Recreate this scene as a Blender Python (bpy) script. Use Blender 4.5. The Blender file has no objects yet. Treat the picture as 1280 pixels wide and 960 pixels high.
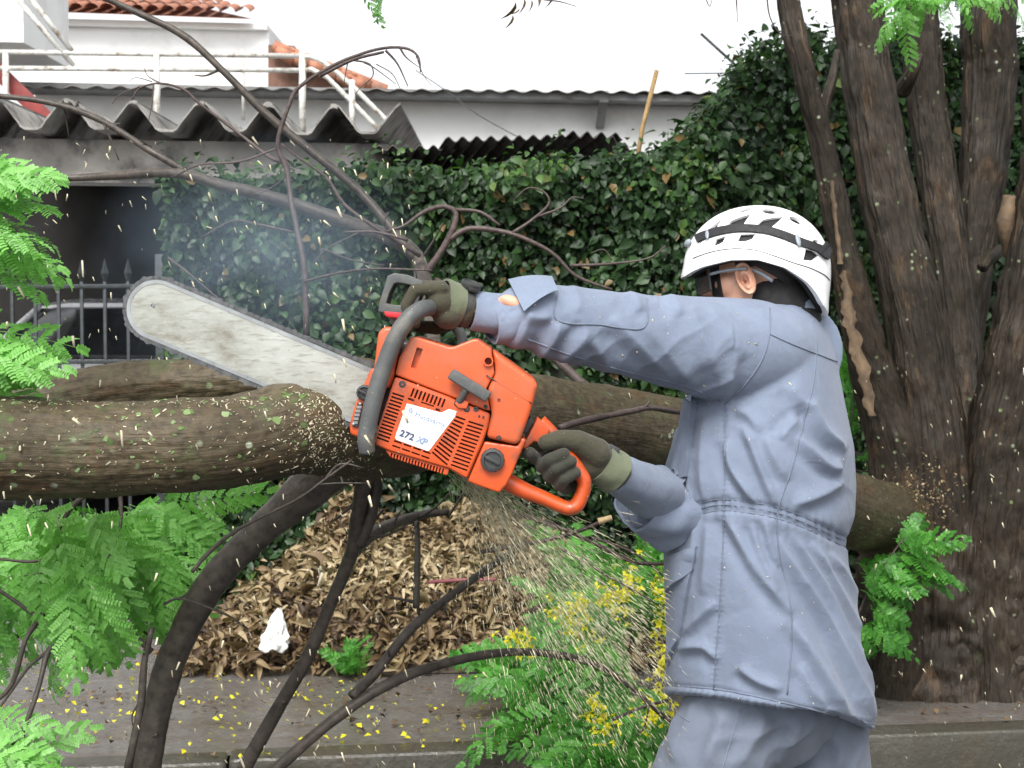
import bpy, bmesh, math, random
import numpy as np
from mathutils import Vector, Matrix, noise as mnoise
from mathutils.bvhtree import BVHTree
random.seed(7); rng = np.random.default_rng(7)
R = math.radians
SC = bpy.context.scene
COL = SC.collection

# ---------------------------------------------------------------- camera
FPX = 1900.0                      # focal length in photograph pixels (1280 wide)
PITCH = math.atan(80/FPX)
CAMZ = 1.5
cam = bpy.data.cameras.new('camera'); camo = bpy.data.objects.new('camera', cam); COL.objects.link(camo)
cam.sensor_width = 36; cam.lens = FPX/1280*36
camo.location = (0, 0, CAMZ); camo.rotation_euler = (R(90)-PITCH, 0, 0)
cam.clip_start = .05; cam.clip_end = 2000
cam.dof.use_dof = True; cam.dof.focus_distance = 2.8; cam.dof.aperture_fstop = 13
SC.camera = camo
# ---------------------------------------------------------------- sky and sun (bright overcast)
SUN_EL, SUN_AZ = R(50), R(190)
w = bpy.data.worlds.new('World'); SC.world = w; w.use_nodes = True
nt = w.node_tree; bg = nt.nodes['Background']
sky = nt.nodes.new('ShaderNodeTexSky'); sky.sky_type = 'NISHITA'; sky.sun_disc = False
sky.sun_elevation = SUN_EL; sky.sun_rotation = SUN_AZ; sky.air_density = 1.0; sky.dust_density = 4.0; sky.ozone_density = 1.0
hs = nt.nodes.new('ShaderNodeHueSaturation'); hs.inputs['Saturation'].default_value = .12   # cloud cover: the sky's light without its blue
nt.links.new(sky.outputs[0], hs.inputs['Color']); nt.links.new(hs.outputs[0], bg.inputs[0])
bg.inputs[1].default_value = .15
sl = bpy.data.lights.new('sun', 'SUN'); sl.energy = 1.5; sl.angle = R(28); sl.color = (1, .97, .92)
so = bpy.data.objects.new('sun', sl); COL.objects.link(so)
so.rotation_euler = (R(90)-SUN_EL, 0, -SUN_AZ+R(180))
SC.view_settings.view_transform = 'Standard'; SC.view_settings.look = 'None'
SC.view_settings.exposure = 1.05; SC.view_settings.gamma = 1
SC.view_settings.use_curve_mapping = False
SC.render.engine = 'CYCLES'
SC.cycles.max_bounces = 6; SC.cycles.diffuse_bounces = 3; SC.cycles.glossy_bounces = 3
SC.cycles.transparent_max_bounces = 8; SC.cycles.volume_bounces = 0
SC.cycles.use_denoising = True

_c, _s = math.cos(PITCH), math.sin(PITCH)
def P(px, py, d):
    """a place in the world: where the photograph shows it, at d metres from the camera along Y"""
    u = (px-640)/FPX; v = (480-py)/FPX
    t = d/(_c+v*_s)
    return Vector((u*t, d, CAMZ+(v*_c-_s)*t))
def proj(V):
    """photograph pixels of an (n,3) array of points"""
    x = V[:, 0]; y = V[:, 1]; z = V[:, 2]-CAMZ
    f = y*_c-z*_s; u = y*_s+z*_c
    return np.stack([640+x/f*FPX, 480-u/f*FPX], 1)
# ---------------------------------------------------------------- object helpers
def link(o, parent=None):
    COL.objects.link(o)
    if parent is not None: o.parent = parent
    return o
def tag(o, label=None, cat=None, group=None, kind=None):
    if label: o['label'] = label
    if cat: o['category'] = cat
    if group: o['group'] = group
    if kind: o['kind'] = kind
    return o
def thing(name, label, cat, loc=(0, 0, 0), group=None):
    o = bpy.data.objects.new(name, None); o.empty_display_size = .1; COL.objects.link(o)
    o.location = loc; tag(o, label, cat, group); return o
def place(o, parent):
    """parent a world-space mesh to an empty that sits elsewhere"""
    o.parent = parent
    if parent is not None:
        m = Matrix.Identity(4); q = parent
        while q is not None:
            m = q.matrix_basis @ m if q.parent is None else q.matrix_parent_inverse @ q.matrix_basis @ m
            q = q.parent
        o.matrix_parent_inverse = m.inverted()
    return o
def mesh_obj(name, V, F, mat, parent=None, smooth=True, attrs=None):
    me = bpy.data.meshes.new(name)
    V = np.asarray(V, dtype=np.float32)
    me.from_pydata(V.tolist(), [], [list(map(int, f)) for f in F]) if not isinstance(F, np.ndarray) else np_mesh(me, V, F)
    if smooth: me.polygons.foreach_set('use_smooth', np.ones(len(me.polygons), dtype=bool))
    for k, (a, t) in (attrs or {}).items():
        at = me.attributes.new(k, t, 'POINT')
        at.data.foreach_set('vector' if t == 'FLOAT_VECTOR' else ('color' if t == 'FLOAT_COLOR' else 'value'), np.asarray(a, dtype=np.float32).ravel())
    if mat is not None: me.materials.append(mat)
    me.update()
    o = bpy.data.objects.new(name, me); COL.objects.link(o)
    if parent is not None: place(o, parent)
    return o
def np_mesh(me, V, F):
    n, k = F.shape
    me.vertices.add(len(V)); me.vertices.foreach_set('co', V.astype(np.float32).ravel())
    me.loops.add(n*k); me.loops.foreach_set('vertex_index', F.astype(np.int32).ravel())
    me.polygons.add(n); me.polygons.foreach_set('loop_start', np.arange(0, n*k, k, dtype=np.int32))
    me.update(calc_edges=True)
class MB:
    """collects shapes of ONE part"""
    def __init__(s): s.V = []; s.F = []; s.n = 0
    def add(s, V, F):
        V = [tuple(v) for v in V]; s.V += V; s.F += [tuple(i+s.n for i in f) for f in F]; s.n += len(V); return s
    def box(s, lo, hi, M=None):
        x0, y0, z0 = lo; x1, y1, z1 = hi
        V = [Vector(v) for v in ((x0,y0,z0),(x1,y0,z0),(x1,y1,z0),(x0,y1,z0),(x0,y0,z1),(x1,y0,z1),(x1,y1,z1),(x0,y1,z1))]
        if M is not None: V = [M @ v for v in V]
        return s.add(V, [(0,3,2,1),(4,5,6,7),(0,1,5,4),(1,2,6,5),(2,3,7,6),(3,0,4,7)])
    def bar(s, a, b, w, h=None, up=Vector((0,0,1))):
        a = Vector(a); b = Vector(b); h = h or w; t = (b-a).normalized()
        if abs(t.dot(up)) > .95: up = Vector((0,1,0))
        x = t.cross(up).normalized(); y = x.cross(t)
        V = []
        for p in (a, b):
            for sx, sy in ((-1,-1),(1,-1),(1,1),(-1,1)): V.append(p+x*sx*w/2+y*sy*h/2)
        return s.add(V, [(3,2,1,0),(4,5,6,7),(0,1,5,4),(1,2,6,5),(2,3,7,6),(3,0,4,7)])
    def rod(s, pts, r, seg=8):
        V, F = tube_vf([Vector(p) for p in pts], r, seg)[:2]; return s.add(V, F)
    def prism(s, poly, y0, y1):
        """poly: list of (x,z); extruded along world Y"""
        n = len(poly); V = [(x, y0, z) for x, z in poly]+[(x, y1, z) for x, z in poly]
        F = [tuple(range(n)), tuple(range(2*n-1, n-1, -1))]+[(i, i+n, (i+1) % n+n, (i+1) % n) for i in range(n)]
        return s.add(V, F)
    def build(s, name, mat, parent=None, bevel=0, seg=2, smooth=None, angle=35):
        me = bpy.data.meshes.new(name); me.from_pydata(s.V, [], s.F)
        bm = bmesh.new(); bm.from_mesh(me)
        bmesh.ops.recalc_face_normals(bm, faces=bm.faces)
        if bevel:
            ed = [e for e in bm.edges if len(e.link_faces) == 2 and e.calc_face_angle(0) > R(25)]
            bmesh.ops.bevel(bm, geom=ed, offset=bevel, segments=seg, affect='EDGES', profile=.6, clamp_overlap=True)
        bm.to_mesh(me); bm.free()
        if smooth is None: smooth = bool(bevel)
        if smooth:
            me.polygons.foreach_set('use_smooth', np.ones(len(me.polygons), dtype=bool))
            me.set_sharp_from_angle(angle=R(angle))
        if mat is not None: me.materials.append(mat)
        o = bpy.data.objects.new(name, me); COL.objects.link(o)
        if parent is not None: place(o, parent)
        return o
def catmull(pts, n):
    A = np.array(pts, dtype=float); A = np.vstack([2*A[0]-A[1], A, 2*A[-1]-A[-2]])
    out = []
    for i in range(1, len(A)-2):
        p0, p1, p2, p3 = A[i-1], A[i], A[i+1], A[i+2]
        for t in np.linspace(0, 1, n, endpoint=False):
            out.append(.5*((2*p1)+(-p0+p2)*t+(2*p0-5*p1+4*p2-p3)*t*t+(-p0+3*p1-3*p2+p3)*t**3))
    out.append(A[-2]); return np.array(out)
def frames(C):
    T = np.gradient(C, axis=0); T /= np.linalg.norm(T, axis=1)[:, None]+1e-12
    u = np.cross(T[0], (0, 0, 1.)) if abs(T[0][2]) < .9 else np.cross(T[0], (0, 1., 0)); u /= np.linalg.norm(u)
    U = [u]
    for i in range(1, len(C)):
        u = U[-1]-T[i]*np.dot(U[-1], T[i]); u /= np.linalg.norm(u)+1e-12; U.append(u)
    U = np.array(U); return T, U, np.cross(T, U)
def tube_vf(pts, r, seg=8, sub=0, rough=0, rfreq=6, flute=None, cap=True, fiss=None):
    """loft a round section along points -> V, F, tc (seamless bark coordinates)"""
    C = np.array([tuple(p) for p in pts], dtype=float)
    rr = np.full(len(C), float(r)) if np.isscalar(r) else np.array(r, dtype=float)
    if sub:
        Cr = catmull(np.column_stack([C, rr]), sub); C, rr = Cr[:, :3], np.maximum(Cr[:, 3], 1e-4)
    T, U, W = frames(C)
    L = np.concatenate([[0], np.cumsum(np.linalg.norm(np.diff(C, axis=0), axis=1))])
    a = np.linspace(0, 2*np.pi, seg, endpoint=False)
    ca, sa = np.cos(a), np.sin(a)
    rad = np.repeat(rr[:, None], seg, 1)
    if flute is not None: rad = rad*flute(a[None, :], L[:, None], (np.arange(len(C))/max(1, len(C)-1))[:, None])
    if rough:
        for i in range(len(C)):
            for j in range(seg):
                q = C[i]+rr[i]*(U[i]*ca[j]+W[i]*sa[j])
                rad[i, j] *= 1+rough*mnoise.noise(Vector(q*rfreq))+rough*.5*mnoise.noise(Vector(q*rfreq*3.1))
    if fiss:                                        # bark plates: ridged relief running along the stem
        amp, fa, fl_ = fiss
        for i in range(len(C)):
            for j in range(seg):
                q = Vector((ca[j]*fa, sa[j]*fa, L[i]*fl_)); w_ = .35*mnoise.noise(q*1.7)
                rad[i, j] += amp*(min(1, abs(mnoise.noise(q+Vector((w_, w_, 0))))*3.2)-.6)+amp*.5*mnoise.noise(Vector((q.x*2.5, q.y*2.5, q.z*5)))
    V = C[:, None, :]+rad[:, :, None]*(U[:, None, :]*ca[None, :, None]+W[:, None, :]*sa[None, :, None])
    tc = np.stack([rr[:, None]*ca[None, :], rr[:, None]*sa[None, :], np.repeat(L[:, None], seg, 1)], 2).reshape(-1, 3)
    V = V.reshape(-1, 3); n = len(C); F = []
    for i in range(n-1):
        for j in range(seg):
            k = (j+1) % seg; F.append((i*seg+j, i*seg+k, (i+1)*seg+k, (i+1)*seg+j))
    if cap: F.append(tuple(range(seg-1, -1, -1))); F.append(tuple((n-1)*seg+j for j in range(seg)))
    return V, F, tc
def tube_obj(name, pts, r, mat, parent=None, seg=10, sub=4, rough=0, rfreq=6, flute=None, fiss=None):
    V, F, tc = tube_vf(pts, r, seg, sub, rough, rfreq, flute, True, fiss)
    return mesh_obj(name, V, F, mat, parent, True, {'tc': (tc, 'FLOAT_VECTOR')})
def evaluated(o, name, mat=None, parent=None):
    """apply an object's modifiers and keep the result as a clean object"""
    dg = bpy.context.evaluated_depsgraph_get(); dg.update()
    me = bpy.data.meshes.new_from_object(o.evaluated_get(dg)); me.name = name
    bpy.data.objects.remove(o, do_unlink=True)
    if mat is not None: me.materials.clear(); me.materials.append(mat)
    n = bpy.data.objects.new(name, me); COL.objects.link(n)
    if parent is not None: place(n, parent)
    return n
def capsule_vf(a, ra, b, rb, seg=14, rings=5):
    a = Vector(a); b = Vector(b); t = (b-a); L = t.length; t = t.normalized() if L > 1e-9 else Vector((0, 0, 1))
    u = t.orthogonal().normalized(); w_ = t.cross(u)
    prof = [(-ra*math.cos(p), ra*math.sin(p)) for p in np.linspace(0, math.pi/2, rings)]
    prof += [(L+rb*math.sin(p), rb*math.cos(p)) for p in np.linspace(0, math.pi/2, rings)]
    V = []; F = []
    for z, r in prof:
        for j in range(seg):
            an = 2*math.pi*j/seg; V.append(a+t*z+(u*math.cos(an)+w_*math.sin(an))*max(r, 1e-5))
    n = len(prof)
    for i in range(n-1):
        for j in range(seg): k = (j+1) % seg; F.append((i*seg+j, i*seg+k, (i+1)*seg+k, (i+1)*seg+j))
    F.append(tuple(range(seg-1, -1, -1))); F.append(tuple((n-1)*seg+j for j in range(seg)))
    return V, F
def ellip_vf(c, ax, rot=None, seg=20, rings=12):
    V = []; F = []; c = Vector(c); M = rot or Matrix.Identity(3)
    for i in range(rings+1):
        ph = math.pi*i/rings
        for j in range(seg):
            th = 2*math.pi*j/seg
            V.append(c+M @ Vector((ax[0]*math.sin(ph+1e-4)*math.cos(th), ax[1]*math.sin(ph+1e-4)*math.sin(th), ax[2]*math.cos(ph))))
    for i in range(rings):
        for j in range(seg): k = (j+1) % seg; F.append((i*seg+j, (i+1)*seg+j, (i+1)*seg+k, i*seg+k))
    F.append(tuple(range(seg))); F.append(tuple(rings*seg+j for j in range(seg-1, -1, -1)))
    return V, F
def blob(name, mb, voxel, smooth_it, mat, parent=None, sf=.5):
    """one continuous skin grown over overlapping shapes"""
    o = mb.build(name, mat)
    m = o.modifiers.new('r', 'REMESH'); m.mode = 'VOXEL'; m.voxel_size = voxel; m.use_smooth_shade = True
    if smooth_it: s_ = o.modifiers.new('s', 'SMOOTH'); s_.iterations = smooth_it; s_.factor = sf
    return evaluated(o, name, mat, parent)
# ---------------------------------------------------------------- materials
def new_mat(name):
    m = bpy.data.materials.new(name); m.use_nodes = True
    return m, m.node_tree, m.node_tree.nodes['Principled BSDF']
def ramp(nt, fac, stops):
    r = nt.nodes.new('ShaderNodeValToRGB'); e = r.color_ramp.elements
    while len(e) < len(stops): e.new(.5)
    for i, (p, c) in enumerate(stops): e[i].position = p; e[i].color = (*c, 1) if len(c) == 3 else c
    nt.links.new(fac, r.inputs[0]); return r.outputs[0]
def tex_noise(nt, vec, scale, detail=4, rough=.55, dist=0):
    n = nt.nodes.new('ShaderNodeTexNoise'); n.inputs['Scale'].default_value = scale; n.inputs['Detail'].default_value = detail
    n.inputs['Roughness'].default_value = rough; n.inputs['Distortion'].default_value = dist
    if vec is not None: nt.links.new(vec, n.inputs['Vector'])
    return n.outputs['Fac']
def mapping(nt, vec, scale, rot=(0, 0, 0)):
    m = nt.nodes.new('ShaderNodeMapping'); m.inputs['Scale'].default_value = scale; m.inputs['Rotation'].default_value = rot
    nt.links.new(vec, m.inputs['Vector']); return m.outputs[0]
def coord(nt, kind='Object'):
    return nt.nodes.new('ShaderNodeTexCoord').outputs[kind]
def worldpos(nt): return nt.nodes.new('ShaderNodeNewGeometry').outputs['Position']
def attr(nt, name):
    a = nt.nodes.new('ShaderNodeAttribute'); a.attribute_name = name; return a
def mix(nt, fac, a, b, blend='MIX'):
    m = nt.nodes.new('ShaderNodeMix'); m.data_type = 'RGBA'; m.blend_type = blend
    for sock, v in ((m.inputs[0], fac), (m.inputs[6], a), (m.inputs[7], b)):
        if hasattr(v, 'is_linked'): nt.links.new(v, sock)
        else: sock.default_value = (*v, 1) if isinstance(v, (tuple, list)) and len(v) == 3 else v
    return m.outputs[2]
def bump(nt, h, b, dist=.01, strength=.5, prev=None):
    n = nt.nodes.new('ShaderNodeBump'); n.inputs['Distance'].default_value = dist; n.inputs['Strength'].default_value = strength
    nt.links.new(h, n.inputs['Height'])
    if prev is not None: nt.links.new(prev, n.inputs['Normal'])
    nt.links.new(n.outputs[0], b.inputs['Normal']); return n.outputs[0]
def plain(name, col, rough=.5, metal=0, var=.25, scale=30, bmp=.0, bscale=200, coat=0, dirt=None, dscale=6, spec=.5):
    """a painted / plastic / metal surface with tone variation, grime and fine relief"""
    m, t, b = new_mat(name); p = worldpos(t)
    n = tex_noise(t, p, scale, 5)
    dark = tuple(c*(1-var) for c in col); lite = tuple(min(1, c*(1+var*.6)) for c in col)
    c = ramp(t, n, [(.3, dark), (.7, lite)])
    if dirt:
        d = ramp(t, tex_noise(t, p, dscale, 6, .65), [(.5, (0, 0, 0)), (.68, (1, 1, 1))]); c = mix(t, d, c, dirt)
    t.links.new(c, b.inputs['Base Color']); b.inputs['Metallic'].default_value = metal
    r = ramp(t, tex_noise(t, p, scale*2.3, 3), [(.3, (max(.03, rough-.1),)*3), (.7, (min(1, rough+.12),)*3)])
    t.links.new(r, b.inputs['Roughness']); b.inputs['Coat Weight'].default_value = coat; b.inputs['Specular IOR Level'].default_value = spec
    if bmp: bump(t, tex_noise(t, p, bscale, 3), b, .002, bmp)
    return m
def bark_mat(name, dark, lite, moss=.25, sx=14, sz=60, lichen=True, rough=.55, ridge=.012, crackscale=9, peel=None):
    m, t, b = new_mat(name); tc = attr(t, 'tc').outputs['Vector']
    fine = tex_noise(t, mapping(t, tc, (sx, sx, sz)), 1, 6, .65)
    big = tex_noise(t, mapping(t, tc, (crackscale, crackscale, 2.2)), 1, 5, .6)
    wp = worldpos(t)
    blot = tex_noise(t, wp, 4.5, 4, .6)
    c = ramp(t, fine, [(.25, dark), (.55, lite), (.85, tuple(x*1.5 for x in lite))])
    c = mix(t, ramp(t, blot, [(.35, (0, 0, 0)), (.7, (.55,)*3)]), c, tuple(x*.55 for x in dark))
    if lichen:
        v = t.nodes.new('ShaderNodeTexVoronoi'); v.inputs['Scale'].default_value = 26; t.links.new(wp, v.inputs['Vector'])
        spots = ramp(t, v.outputs['Distance'], [(.13, (1, 1, 1)), (.2, (0, 0, 0))])
        gate = ramp(t, tex_noise(t, wp, 7, 3), [(.52, (0, 0, 0)), (.6, (1, 1, 1))])
        k = mix(t, 1.0, spots, gate, 'MULTIPLY')
        lc = ramp(t, tex_noise(t, wp, 40, 1), [(.4, (.12, .19, .06)), (.62, (.3, .32, .25))])
        c = mix(t, k, c, lc)
    if peel:
        pk_ = ramp(t, tex_noise(t, mapping(t, tc, (9, 9, 2.6)), 1, 5, .7, .5), [(.56, (0, 0, 0)), (.63, (.85,)*3)]); c = mix(t, pk_, c, mix(t, ramp(t, fine, [(.35, (0, 0, 0)), (.65, (1, 1, 1))]), tuple(x*.45 for x in peel), peel))
    b.inputs['Specular IOR Level'].default_value = .28
    if moss:
        g = ramp(t, tex_noise(t, wp, 16, 5, .7), [(1-moss-.12, (0, 0, 0)), (1-moss+.06, (.8,)*3)])
        c = mix(t, g, c, (.06, .085, .03))
    t.links.new(c, b.inputs['Base Color'])
    t.links.new(ramp(t, blot, [(.3, (rough-.2,)*3), (.7, (rough+.2,)*3)]), b.inputs['Roughness'])
    n1 = bump(t, big, b, ridge, .8)
    bump(t, fine, b, .004, .6, n1)
    return m
def leaf_mat(name, cols, rough=.3, trans=.35, colattr='rnd'):
    """leaves: colour picked per leaf, thin and partly see-through to light"""
    m, t, b = new_mat(name)
    f = attr(t, colattr).outputs['Fac']
    c = ramp(t, f, [(i/(len(cols)-1), k) for i, k in enumerate(cols)])
    n = tex_noise(t, worldpos(t), 60, 3)
    c = mix(t, ramp(t, n, [(.3, (.0,)*3), (.75, (.45,)*3)]), c, mix(t, 1.0, c, (.55, .6, .5), 'MULTIPLY'))
    t.links.new(c, b.inputs['Base Color']); b.inputs['Roughness'].default_value = rough; b.inputs['Specular IOR Level'].default_value = .36
    tr = t.nodes.new('ShaderNodeBsdfTranslucent'); t.links.new(mix(t, 1.0, c, (1.0, 1.25, .5), 'MULTIPLY'), tr.inputs[0])
    ms = t.nodes.new('ShaderNodeMixShader'); ms.inputs[0].default_value = trans
    t.links.new(b.outputs[0], ms.inputs[1]); t.links.new(tr.outputs[0], ms.inputs[2])
    t.links.new(ms.outputs[0], t.nodes['Material Output'].inputs['Surface'])
    return m
# ---------------------------------------------------------------- many small pieces as one mesh
def rot_from(nrm, spin):
    """(N,3) normals + spin angles -> (N,3,3) rotations whose z is the normal"""
    z = nrm/np.linalg.norm(nrm, axis=1)[:, None]
    h = np.where(np.abs(z[:, 2:3]) < .9, np.array([[0, 0, 1.]]), np.array([[1., 0, 0]]))
    x = np.cross(h, z); x /= np.linalg.norm(x, axis=1)[:, None]; y = np.cross(z, x)
    c, s = np.cos(spin)[:, None], np.sin(spin)[:, None]
    return np.stack([x*c+y*s, -x*s+y*c, z], 2)
def scatter_mesh(name, tv, tf, T, Rm, S, mat, parent=None, smooth=False, rnd=None):
    tv = np.asarray(tv, float); tf = np.asarray(tf, int); N = len(T)
    S = np.asarray(S, float); S = S[:, None] if S.ndim == 1 else S
    V = np.einsum('nij,nkj->nki', Rm, tv[None]*S[:, None, :])+T[:, None, :]
    F = (tf[None]+(np.arange(N)*len(tv))[:, None, None]).reshape(-1, tf.shape[1])
    rnd = rng.random(N) if rnd is None else rnd
    return mesh_obj(name, V.reshape(-1, 3), F, mat, parent, smooth, {'rnd': (np.repeat(rnd, len(tv)), 'FLOAT')})
def leaf_template(l=1, w_=.5, fold=.15, curl=.15, n=3, blunt=1.0, tipx=.8):
    """pointed oval leaf folded on its midrib; base at origin, along +x, face +z"""
    xs = np.linspace(0, 1, n+2); V = []; F = []
    for i, x in enumerate(xs):
        wd = math.sin(math.pi*x**tipx)**blunt*w_/2 if 0 < i < n+1 else .002
        z = -curl*x*x; V += [(x*l, -wd*l, (z+fold*wd)*l), (x*l, 0, z*l), (x*l, wd*l, (z+fold*wd)*l)]
    for i in range(n+1):
        a = i*3; F += [(a, a+3, a+4, a+1), (a+1, a+4, a+5, a+2)]
    return np.array(V), np.array(F)
# ================================================================ SETTING
SLOPE = .13                                   # the kerb, walls and houses run slightly away to the right
def PL(px, py, Y0, sl=SLOPE):
    """point seen at a pixel on the upright plane Y = Y0 + sl*X"""
    u = (px-640)/FPX; v = (480-py)/FPX; k = _c+v*_s
    t = Y0/(k-sl*u); return Vector((u*t, t*k, CAMZ+(v*_c-_s)*t))
def LN(X, Y0, z, sl=SLOPE): return Vector((X, Y0+sl*X, z))
M_asphalt = plain('asphalt', (.05, .05, .052), .6, var=.4, scale=90, bmp=.6, bscale=160)
def wet_concrete(name, base, dirt, leafy=.5):
    m, t, b = new_mat(name); p = worldpos(t)
    n1 = tex_noise(t, p, 3.2, 7, .65); n2 = tex_noise(t, p, 45, 5, .6); n3 = tex_noise(t, mapping(t, p, (1.4, 5, 1)), 1.6, 6, .7, .4)
    c = ramp(t, n2, [(.25, tuple(x*.62 for x in base)), (.7, base), (.9, tuple(x*1.25 for x in base))])
    c = mix(t, ramp(t, n1, [(.4, (0, 0, 0)), (.62, (.8,)*3)]), c, dirt)
    c = mix(t, ramp(t, n3, [(.5, (0, 0, 0)), (.62, (leafy,)*3)]), c, (.085, .05, .028))
    t.links.new(c, b.inputs['Base Color'])
    t.links.new(ramp(t, n1, [(.33, (.36,)*3), (.52, (.14,)*3), (.7, (.5,)*3)]), b.inputs['Roughness'])
    nb = bump(t, n1, b, .02, .35); bump(t, n2, b, .006, .7, nb)
    return m
M_walk = wet_concrete('wet_pavement', (.155, .146, .138), (.1, .088, .075), .32)
M_drive = wet_concrete('wet_driveway', (.17, .165, .17), (.1, .095, .092), .35)
M_kerb = wet_concrete('kerb_concrete', (.085, .08, .066), (.042, .04, .03), .2)
M_soil = plain('soil', (.05, .036, .025), .85, var=.5, scale=25, bmp=.9, bscale=60)
M_white = plain('white_wall_paint', (.82, .83, .83), .75, var=.06, scale=2.2, bmp=.1, bscale=60, dirt=(.66, .66, .64), dscale=1.3)
M_concrete = plain('weathered_concrete', (.3, .285, .265), .8, var=.4, scale=3, bmp=.3, bscale=50, dirt=(.05, .05, .05), dscale=3)
M_fibre = plain('weathered_fibre_cement', (.27, .258, .24), .85, var=.45, scale=7, bmp=.4, bscale=70, dirt=(.035, .035, .033), dscale=5)
M_fascia = plain('eave_board', (.2, .205, .21), .7, var=.3, scale=5, dirt=(.07, .065, .06), dscale=2)
M_dark = plain('painted_interior_shade', (.014, .013, .012), .9, var=.5, scale=2)  # near-black walls: the gloom inside carport and shed is put into the colour
M_tile = plain('terracotta', (.36, .15, .09), .75, var=.4, scale=14, bmp=.3, bscale=80, dirt=(.2, .12, .09), dscale=8)
M_brick = plain('brown_render', (.16, .085, .06), .85, var=.4, scale=9, bmp=.4, bscale=60)
M_rail = plain('chipped_white_metal', (.55, .55, .52), .5, var=.15, scale=12, dirt=(.17, .12, .08), dscale=16)
M_red = plain('red_oxide_steel', (.24, .035, .03), .5, var=.3, scale=10)
M_zinc = plain('rusty_corrugated', (.1, .092, .085), .7, var=.5, scale=8, dirt=(.05, .032, .022), dscale=6)
M_iron = plain('grey_iron', (.05, .057, .06), .45, .6, var=.3, scale=30)
M_wood = plain('raw_wood', (.42, .27, .12), .7, var=.3, scale=30, bmp=.3, bscale=120)

def sheet(name, pts, mat, kind='structure', sub=1):
    return tag(mesh_obj(name, [tuple(p) for p in pts], [tuple(range(len(pts)))], mat, None, False), kind=kind)
g = 900
sheet('ground', [(-g, -g, -.02), (g, -g, -.02), (g, g, -.02), (-g, g, -.02)], M_soil)
KY = 4.72
sheet('street', [(-25, -12, 0), (25, -12, 0), (25, KY+25*SLOPE, 0), (-25, KY-25*SLOPE, 0)], M_asphalt)
# pavement: one uneven sheet
def grid_sheet(name, X0, X1, Ya, Yb, nx, ny, zf, mat):
    V = []; F = []
    for j in range(ny+1):
        for i in range(nx+1):
            X = X0+(X1-X0)*i/nx; Y = Ya+(Yb-Ya)*j/ny+SLOPE*X; V.append((X, Y, zf(X, Y, j/ny)))
    for j in range(ny):
        for i in range(nx): a = j*(nx+1)+i; F.append((a, a+1, a+nx+2, a+nx+1))
    return tag(mesh_obj(name, V, F, mat), kind='structure')
nz = lambda x, y, f, a: a*mnoise.noise(Vector((x*f, y*f, .3)))
grid_sheet('pavement', -12, 12, KY+.11, 6.75, 220, 40, lambda x, y, t: .137+nz(x, y, 1.1, .012)+nz(x, y, 6, .004), M_walk)
grid_sheet('driveway', -6, -1.42, 6.75, 8.45, 60, 30, lambda x, y, t: .153+.16*t+nz(x, y, 1.3, .01), M_drive)
grid_sheet('garage_floor', -6, -.6, 8.45, 12.6, 10, 10, lambda x, y, t: .315, M_drive)
kerb = tag(thing('kerb', 'low wet concrete kerb along the pavement edge', 'kerb'), kind='structure'); del kerb['category']; del kerb['label']
for k in range(-7, 8):
    x0, x1 = k*1.0+.13, k*1.0+1.125
    mb = MB(); h = .152+random.uniform(-.006, .006); off = random.uniform(-.008, .008)
    a, b_ = LN(x0, KY+off, 0), LN(x1, KY+off, 0); dY = Vector((-SLOPE, 1, 0)).normalized()*.13
    V = [a, b_, b_+dY, a+dY]; mb.add(V+[v+Vector((0, 0, h)) for v in V], [(0,3,2,1),(4,5,6,7),(0,1,5,4),(1,2,6,5),(2,3,7,6),(3,0,4,7)])
    mb.build('kerb_stone', M_kerb, kerb, .018, 3)

# ---------------------------------------------------------------- carport with deep-ribbed roof
GE, GB = 8.92, 9.2
carport = thing('carport', 'dark carport with deep ribbed fibre cement roof sheets beside the hedge', 'carport', LN(-2.2, GB, .315))
zb0, zb1 = PL(250, 230, GB).z, PL(250, 176, GB).z
mb = MB(); a, b_ = LN(-6, GB, 0), LN(-.72, GB, 0)
def wallbox(mb, X0, X1, Y0, th, z0, z1):
    V = [LN(X0, Y0, z0), LN(X1, Y0, z0), LN(X1, Y0+th, z0), LN(X0, Y0+th, z0)]
    return mb.add(V+[Vector((v.x, v.y, z1)) for v in V], [(0,3,2,1),(4,5,6,7),(0,1,5,4),(1,2,6,5),(2,3,7,6),(3,0,4,7)])
wallbox(mb, -6, -.74, GB, .22, zb0, zb1).build('beam', M_concrete, carport, .01, 2)
wallbox(MB(), -6, -.74, GB-.03, .028, zb0+.035, zb0+.06).build('drip_moulding', M_concrete, carport)
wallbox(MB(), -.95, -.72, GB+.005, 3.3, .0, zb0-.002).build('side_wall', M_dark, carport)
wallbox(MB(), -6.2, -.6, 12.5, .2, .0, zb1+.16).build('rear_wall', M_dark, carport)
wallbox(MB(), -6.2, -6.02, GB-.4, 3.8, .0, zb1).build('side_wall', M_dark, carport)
peaks = [-170, -86, -2, 82, 166, 251, 336, 417, 500]
zv = PL(250, 163, GE).z; zp = PL(250, 128, GE).z
Xp = [PL(p, 128, GE).x for p in peaks]
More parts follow.
